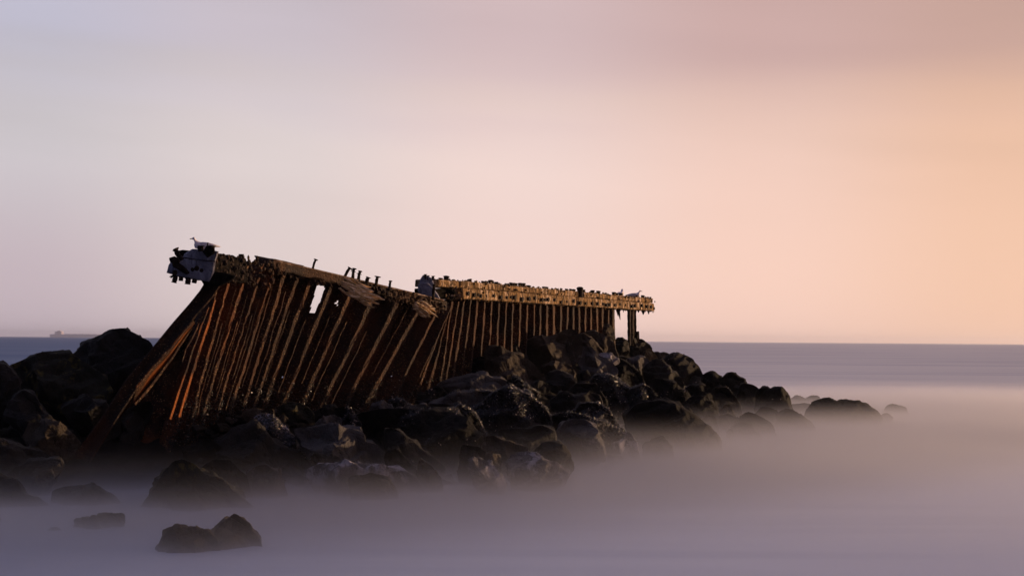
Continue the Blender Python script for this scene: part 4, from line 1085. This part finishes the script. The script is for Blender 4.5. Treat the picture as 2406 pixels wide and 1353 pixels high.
# standing bolts
def standing_bolt(parent, bx, by, hx, hy, d, r=0.028, head=2.0, name='bolt', collar=False):
    A = PT(bx, by + 3, d); B = PT(hx, hy, d)
    L = np.linalg.norm(B - A); ax = unit(B - A)
    side = unit(np.cross(ax, [0.3, 1, 0])); s2 = np.cross(ax, side)
    rings = [(0, 1.15), (.3, .95), (.6, 1.0), (.86, .9), (.88, head * .8), (.93, head), (.98, head * .9), (1.0, head * .4)]
    if collar: rings = [(0, 1.3), (.35, 1.0), (.62, .9), (.64, 1.7), (.69, 1.8), (.71, .9), (.88, .95), (.89, head * .8), (.94, head), (1.0, head * .5)]
    n = 9; V = []
    for (u, rr) in rings:
        c = A + (B - A) * u + side * 0.02 * math.sin(u * 2.6)
        for k in range(n):
            a = 2 * math.pi * k / n; V.append(c + (side * math.cos(a) + s2 * math.sin(a)) * r * rr * (1 + .12 * math.sin(k * 2.1 + u * 9)))
    f = [(i * n + k, i * n + (k + 1) % n, (i + 1) * n + (k + 1) % n, (i + 1) * n + k) for i in range(len(rings) - 1) for k in range(n)]
    f += [tuple(reversed(range(n))), tuple((len(rings) - 1) * n + k for k in range(n))]
    return link_mesh(name, V, f, M_BOLT, parent)
for (bx, by, hx, hy, r, hd, cl) in ((735, 629, 744, 609, .026, 1.9, 0), (810, 648, 824, 629, .034, 1.6, 0), (829, 652, 834, 630, .034, 1.8, 1), (842, 657, 848, 636, .036, 1.5, 1),
        (861, 664, 867, 651, .045, 1.5, 0), (884, 669, 889, 649, .038, 2.1, 0), (916, 680, 919, 659, .030, 1.5, 0), (568, 607, 568, 597, .05, 1.3, 0)):
    standing_bolt(lw, bx, by, hx, hy, float(dleft(bx)) - 0.2, r, hd, collar=cl)
standing_bolt(lw, 1018, 702, 1022, 667, 35.0, .038, 1.3)
standing_bolt(lw, 833, 633, 822, 628, 32.4, .014, 1.0)
for (bx, by, hx, hy, r, hd) in ((427, 608, 413, 583, .05, 1.4), (473, 588, 473, 577, .06, 1.3), (489, 580, 490, 570, .012, 1.0), (499, 590, 501, 577, .055, 1.3)):
    standing_bolt(lw, bx, by, hx, hy, 27.4, r, hd)
for (bx, by, hx, hy, r) in ((412, 646, 407, 664, .05), (424, 649, 423, 660, .045), (441, 652, 439, 668, .055), (456, 655, 454, 665, .05), (402, 648, 404, 652, .04)):
    standing_bolt(lw, bx, by - 3, hx, hy, 27.45, r, 1.2, name='hanging_bolt')
for (x, y) in ((412, 640), (453, 633), (463, 630), (474, 635)):
    put(NUTB, 'side_bolt', lw, PT(x, y, 27.27), (0.1, -1, -0.1), 0.45 + 0.25 * ((x * 7) % 3) / 2)
for x, y in ((1001, 648), (1007, 651), (1019, 652)):
    standing_bolt(rw, x, y + 4, x, y - 4, 35.7, .035, 1.5)

# ------------------------------------------------------------------ mussels on the boulders and the feet of the piles
def build_mussels():
    rg = np.random.RandomState(4)
    P, Nn, S_ = [], [], []
    def scatter(V, F, dens, seed):
        a, b, c, d = (V[F[:, k]] for k in range(4))
        cr = np.cross(c - a, d - b) * 0.5; area = np.linalg.norm(cr, axis=1)
        n = cr / np.maximum(area, 1e-9)[:, None]
        ctr = (a + b + c + d) / 4
        mid = V.mean(0)
        flip = ((ctr - mid) * n).sum(1) < 0; n[flip] *= -1
        vis = ((n * (CAM - ctr)).sum(1) > -0.2 * np.linalg.norm(CAM - ctr, axis=1) * 1) & (ctr[:, 2] > 0.12)
        mask = fbm(ctr, 1.9, seed, 3) + (dens - 0.62) * 1.1
        wgt = area * vis * np.clip(mask * 5 + 0.2, 0, 1)
        tot = wgt.sum()
        num = int(min(tot * 1150 * min(1, 0.35 + dens), 8000))
        if num < 3: return
        idx = rg.choice(len(wgt), num, p=wgt / tot)
        u = rg.rand(num, 1); v = rg.rand(num, 1)
        p = a[idx] * (1 - u) * (1 - v) + b[idx] * u * (1 - v) + c[idx] * u * v + d[idx] * (1 - u) * v
        P.append(p); Nn.append(n[idx]); S_.append(rg.uniform(.018, .042, num))
    for V, F, dens, seed in ROCK_MESHES: scatter(V, F, dens, seed)
    for P_, n_, i in WALL_PTS:
        rows = len(P_) // 16 if False else None
        px, py = proj(P_)
        if i < 100: lim = np.interp(px, [380, 560, 620, 760, 1000], [955, 925, 905, 905, 900])
        else: lim = np.full(len(px), 880.0)
        ok = np.where((py > lim - 22) & (py < 1060))[0]
        if len(ok) == 0: continue
        k = rg.choice(ok, int(len(ok) * 2.0))
        keep = rg.rand(len(k)) < np.clip((py[k] - lim[k] + 22) / 60, 0.04, 1)
        k = k[keep]
        P.append(P_[k] + rg.normal(0, .03, (len(k), 3))); Nn.append(np.tile(n_, (len(k), 1))); S_.append(rg.uniform(.016, .032, len(k)))
    P = np.vstack(P); Nn = np.vstack(Nn); S_ = np.concatenate(S_)
    n = len(P)
    dirs = Nn + rg.normal(0, .75, (n, 3)); dirs /= np.linalg.norm(dirs, axis=1)[:, None]
    s = np.cross(dirs, rg.normal(0, 1, (n, 3))); s /= np.linalg.norm(s, axis=1)[:, None]
    w = np.cross(dirs, s)
    L = S_[:, None]
    vs = np.stack([P - dirs * L * .7, P + dirs * L * 1.3, P + s * L * .55 + dirs * L * .3, P - s * L * .55 + dirs * L * .3, P + w * L * .38 + dirs * L * .3, P - w * L * .38 + dirs * L * .3], 1).reshape(-1, 3)
    fb = np.array([(0, 2, 4), (0, 4, 3), (0, 3, 5), (0, 5, 2), (1, 4, 2), (1, 3, 4), (1, 5, 3), (1, 2, 5)])
    fa = (fb[None] + (np.arange(n) * 6)[:, None, None])
    pale = rg.rand(n) < 0.04  # pale shells also stand in for bright glints on the mussels
    for nm, sel, mat, lab in (('mussels', ~pale, M_MUSSEL, 'crust of small black mussels over the dark boulders'), ('barnacles', pale, M_MUSSELP, 'scattered pale barnacle shells and painted glints among the mussels')):
        me = bpy.data.meshes.new(nm)
        f = fa[sel].reshape(-1, 3)
        used = np.unique(f); remap = np.zeros(len(vs), int); remap[used] = np.arange(len(used)); f = remap[f]; vv = vs[used]
        me.vertices.add(len(vv)); me.vertices.foreach_set('co', vv.ravel())
        me.loops.add(len(f) * 3); me.loops.foreach_set('vertex_index', f.ravel())
        me.polygons.add(len(f)); me.polygons.foreach_set('loop_start', np.arange(0, len(f) * 3, 3)); me.polygons.foreach_set('loop_total', np.full(len(f), 3))
        me.update(calc_edges=True); me.materials.append(mat)
        o = bpy.data.objects.new(nm, me); COL.objects.link(o); tag(o, lab, nm.rstrip('s'), kind='stuff')
    print('mussels', n)
build_mussels()

# ------------------------------------------------------------------ seagulls
M_GW = plain('white_feathers', g(.80, .74, .78), 0.9, 0.1, 0.08)
M_GG = plain('grey_wing_feathers', g(.66, .62, .66), 0.9, 0.1, 0.1)
M_GB = plain('yellow_beak', g(.45, .30, .08), 0.5, 0.3)
M_GL = plain('pinkish_leg', g(.30, .19, .16), 0.6, 0.3)
def loft(name, secs, mat, parent, n=12, smooth=True):
    """secs: centre, half width vector, half height vector"""
    V, f = [], []
    for c, a, b in secs:
        for k in range(n):
            t = 2 * math.pi * k / n; V.append(np.array(c) + np.array(a) * math.cos(t) + np.array(b) * math.sin(t))
    m_ = len(secs)
    for i in range(m_ - 1):
        for k in range(n): f.append((i * n + k, i * n + (k + 1) % n, (i + 1) * n + (k + 1) % n, (i + 1) * n + k))
    f += [tuple(reversed(range(n))), tuple((m_ - 1) * n + k for k in range(n))]
    return link_mesh(name, V, f, mat, parent, smooth=smooth)
def gull(loc, heading, label, s=1.0, head_down=0.0):
    root = thing('seagull', (0, 0, 0), label, 'bird', 'seagulls resting on the breakwater')
    Y = lambda y, z: (0, y, z)
    # body faces -y in its own frame
    secs = []
    for (y, z, w, h) in ((.30, .175, .008, .008), (.24, .17, .035, .026), (.14, .165, .075, .062), (.02, .165, .098, .085), (-.10, .178, .092, .088), (-.17, .20, .074, .078),
                         (-.20, .245, .058, .058), (-.21, .285, .048, .05), (-.22, .315, .048, .046), (-.235, .34, .038, .036), (-.265, .338, .022, .022), (-.28, .335, .010, .010)):
        tilt = 0 if y > -.12 else (.5 if z < .25 else .1)
        secs.append(((0, y, z), (w, 0, 0), (0, h * tilt, h)))
    loft('body', secs, M_GW, root, 14)
    loft('beak', [((0, -.272, .335), (.012, 0, 0), (0, 0, .013)), ((0, -.31, .33), (.009, 0, 0), (0, 0, .010)), ((0, -.33, .322), (.003, 0, 0), (0, 0, .004))], M_GB, root, 8)
    for sx in (-1, 1):
        loft('wing', [((sx * .05, -.12, .215), (.02, 0, 0), (0, 0, .02)), ((sx * .088, -.04, .20), (.018, 0, 0), (0, 0, .06)), ((sx * .09, .08, .195), (.016, 0, 0), (0, 0, .058)),
                      ((sx * .065, .20, .185), (.012, 0, 0), (0, 0, .036)), ((sx * .03, .34, .165), (.005, 0, 0), (0, 0, .012))], M_GG, root, 10)
        lg = loft('leg', [((sx * .035, .01, .10), (.010, 0, 0), (0, .010, 0)), ((sx * .035, .012, .05), (.006, 0, 0), (0, .006, 0)), ((sx * .035, 0, .008), (.006, 0, 0), (0, .006, 0))], M_GL, root, 7)
        loft('foot', [((sx * .035, .01, .006), (.008, 0, 0), (0, 0, .005)), ((sx * .035, -.045, .004), (.026, 0, 0), (0, 0, .003))], M_GL, lg, 7, False)
        ey = link_mesh('eye', [(sx * .036, -.243, .352), (sx * .038, -.237, .347), (sx * .038, -.243, .343), (sx * .037, -.249, .347), (sx * .030, -.243, .347)],
                       [(0, 1, 4), (1, 2, 4), (2, 3, 4), (3, 0, 4), (3, 2, 1, 0)], M_BOLT, root)
    tl = loft('tail', [((0, .24, .17), (.04, 0, 0), (0, 0, .012)), ((0, .36, .16), (.045, 0, 0), (0, 0, .006))], M_GW, root, 8)
    root.rotation_euler = (0, 0, heading); root.scale = (s, s, s); root.location = Vector(loc)
    return root
gp = PT(480, 596, 27.9)
gull(gp, math.radians(-82), 'largest seagull, on the white end block at the near tip of the leaning wall', 0.88)
p2 = rp(1478, zr(1478) - 0.07, -0.3); gull(p2, math.radians(165), 'small pale seagull on the golden beam, left of the far pair', 0.95)
p3 = rp(1508, zr(1508) - 0.07, -0.3); gull(p3, math.radians(80), 'small pale seagull at the outer end of the golden beam, right of the far pair', 0.95)

# ------------------------------------------------------------------ the ship on the horizon
M_SHIP = plain('hazy_ship_paint', g(.62, .57, .64), 0.8, 0.1)  # haze painted in: ship colours kept pale, close to the sky
M_SHIP2 = plain('hazy_ship_upperworks', g(.46, .42, .48), 0.8, 0.1)
DS = 9500.0; KS = DS / 4200.0
def shp(px): return (px - CX) / F_PX * DS
sx0, sx1 = shp(120), shp(262)
ship = thing('cargo_ship', ((sx0 + sx1) / 2, DS, 0), 'faint pale cargo ship on the horizon at far left, seen from the side', 'ship')
secs = []
L = sx1 - sx0
for u, wv_, zt in ((0, 7, 9), (.04, 11, 9), (.2, 13, 8.6), (.8, 13, 8.6), (.93, 9, 10), (1.0, 1.0, 12)):
    x = sx0 + L * u; w_, z_ = wv_ * KS, zt * KS
    secs.append([(x - 8 * u, DS - w_ * .7, -1), (x - 8 * u, DS + w_ * .7, -1), (x, DS + w_, z_), (x, DS - w_, z_)])
V = [p for s in secs for p in s]
f = []
for i in range(len(secs) - 1):
    for k in range(4): f.append((i * 4 + k, i * 4 + (k + 1) % 4, (i + 1) * 4 + (k + 1) % 4, (i + 1) * 4 + k))
f += [(3, 2, 1, 0), tuple((len(secs) - 1) * 4 + k for k in range(4))]
link_mesh('hull', V, f, M_SHIP, ship)
def bx(name, x0, x1, y0, y1, z0, z1, mat, parent):
    v = [(x, y, z) for z in (z0, z1) for x, y in ((x0, y0), (x1, y0), (x1, y1), (x0, y1))]
    return link_mesh(name, v, [(3, 2, 1, 0), (4, 5, 6, 7), (0, 1, 5, 4), (1, 2, 6, 5), (2, 3, 7, 6), (3, 0, 4, 7)], mat, parent)
def sb(name, a, b, w, z0, z1, mat, parent): return bx(name, sx0 + a * KS, sx0 + b * KS, DS - w * KS, DS + w * KS, z0 * KS, z1 * KS, mat, parent)
br = sb('bridge', 22, 36, 11, 8.6, 17, M_SHIP2, ship)
sb('wheelhouse', 24, 33, 13, 17.05, 19, M_SHIP2, br)
sb('funnel', 14, 19, 3, 8.6, 17, M_SHIP, ship)
sb('mast', 28, 29, .6, 19.05, 24, M_SHIP, br)
for k in range(5): sb('hatch_cover', 46 + k * 20, 62 + k * 20, 9, 8.65, 10.0, M_SHIP, ship)

# ------------------------------------------------------------------ sea mist: swash averaged over the long exposure
def mist():
    x0, x1, y0, y1, z0, z1 = -22, 44, 12.5, 95, -0.25, 1.15
    o = bx('sea_mist', x0, x1, y0, y1, z0, z1, None, None)
    m = bpy.data.materials.new('low_sea_mist'); m.use_nodes = True; t = m.node_tree; t.nodes.clear()
    out = t.nodes.new('ShaderNodeOutputMaterial')
    pv = t.nodes.new('ShaderNodeVolumePrincipled'); pv.inputs['Color'].default_value = (0.87, 0.89, 0.97, 1); pv.inputs['Anisotropy'].default_value = 0.8
    gm = t.nodes.new('ShaderNodeNewGeometry'); sp = t.nodes.new('ShaderNodeSeparateXYZ'); t.links.new(gm.outputs['Position'], sp.inputs[0])
    x, y, z = sp.outputs
    v = coords(t, (0.12, 0.22, 0.0)); n = tnoise(t, v, 1.0, 2, 0.5)
    side = sstep(t, x, -7.0, 5.0)
    hgt = math_node(t, 'MULTIPLY', math_node(t, 'MULTIPLY_ADD', n, 0.34, 0.05), math_node(t, 'MULTIPLY_ADD', side, 0.4, 0.85))
    e = math_node(t, 'EXPONENT', math_node(t, 'MULTIPLY', math_node(t, 'DIVIDE', math_node(t, 'MAXIMUM', z, 0.0), hgt), -1.0))
    top = sstep(t, z, 1.1, 0.55)
    fy = math_node(t, 'MULTIPLY', sstep(t, y, 13.0, 20.0), sstep(t, y, 92.0, 24.0))
    fx = math_node(t, 'MULTIPLY', sstep(t, x, -21.0, -9.0), sstep(t, x, 43.0, 16.0))
    dn = math_node(t, 'MULTIPLY', math_node(t, 'MULTIPLY', e, top), math_node(t, 'MULTIPLY', fx, fy))
    dn = math_node(t, 'MULTIPLY', dn, math_node(t, 'MULTIPLY_ADD', side, 0.40, 0.42))
    low = math_node(t, 'EXPONENT', math_node(t, 'MULTIPLY', math_node(t, 'MAXIMUM', z, 0.0), -9.5))
    low = math_node(t, 'MULTIPLY', low, math_node(t, 'MULTIPLY', fx, fy))
    u = math_node(t, 'ADD', math_node(t, 'MULTIPLY', math_node(t, 'ADD', x, 9.0), 0.72), math_node(t, 'MULTIPLY', math_node(t, 'SUBTRACT', y, 21.5), -0.69))
    near = math_node(t, 'MULTIPLY', math_node(t, 'MULTIPLY_ADD', sstep(t, u, 11.0, 4.5), 0.8, 0.2), sstep(t, u, -36.0, -5.0))
    dn = math_node(t, 'MULTIPLY', dn, near); low = math_node(t, 'MULTIPLY', low, near)
    wisp = tnoise(t, coords(t, (0.10, 0.75, 0.0)), 1.0, 3, 0.55, 0.6)
    dn = math_node(t, 'MULTIPLY', dn, math_node(t, 'MULTIPLY_ADD', wisp, 1.3, 0.35))
    t.links.new(math_node(t, 'MULTIPLY_ADD', low, 2.0, dn), pv.inputs['Density'])
    t.links.new(pv.outputs[0], out.inputs['Volume'])
    o.data.materials.append(m)
    tag(o, 'thin milky mist of breaking swell around the feet of the boulders', 'mist', kind='stuff')
mist()

# ------------------------------------------------------------------ thin sea haze between here and the horizon
def haze():
    o = bx('haze', -17000, 17000, -400, 17000, -5.0, 62.0, None, None)
    m = bpy.data.materials.new('thin_air_haze'); m.use_nodes = True; t = m.node_tree; t.nodes.clear()
    out = t.nodes.new('ShaderNodeOutputMaterial'); pv = t.nodes.new('ShaderNodeVolumePrincipled')
    pv.inputs['Color'].default_value = (0.93, 0.92, 0.97, 1); pv.inputs['Density'].default_value = 0.00008
    pv.inputs['Anisotropy'].default_value = 0.7
    t.links.new(pv.outputs[0], out.inputs['Volume']); o.data.materials.append(m)
    tag(o, 'thin evening sea haze', 'haze', kind='stuff')
haze()
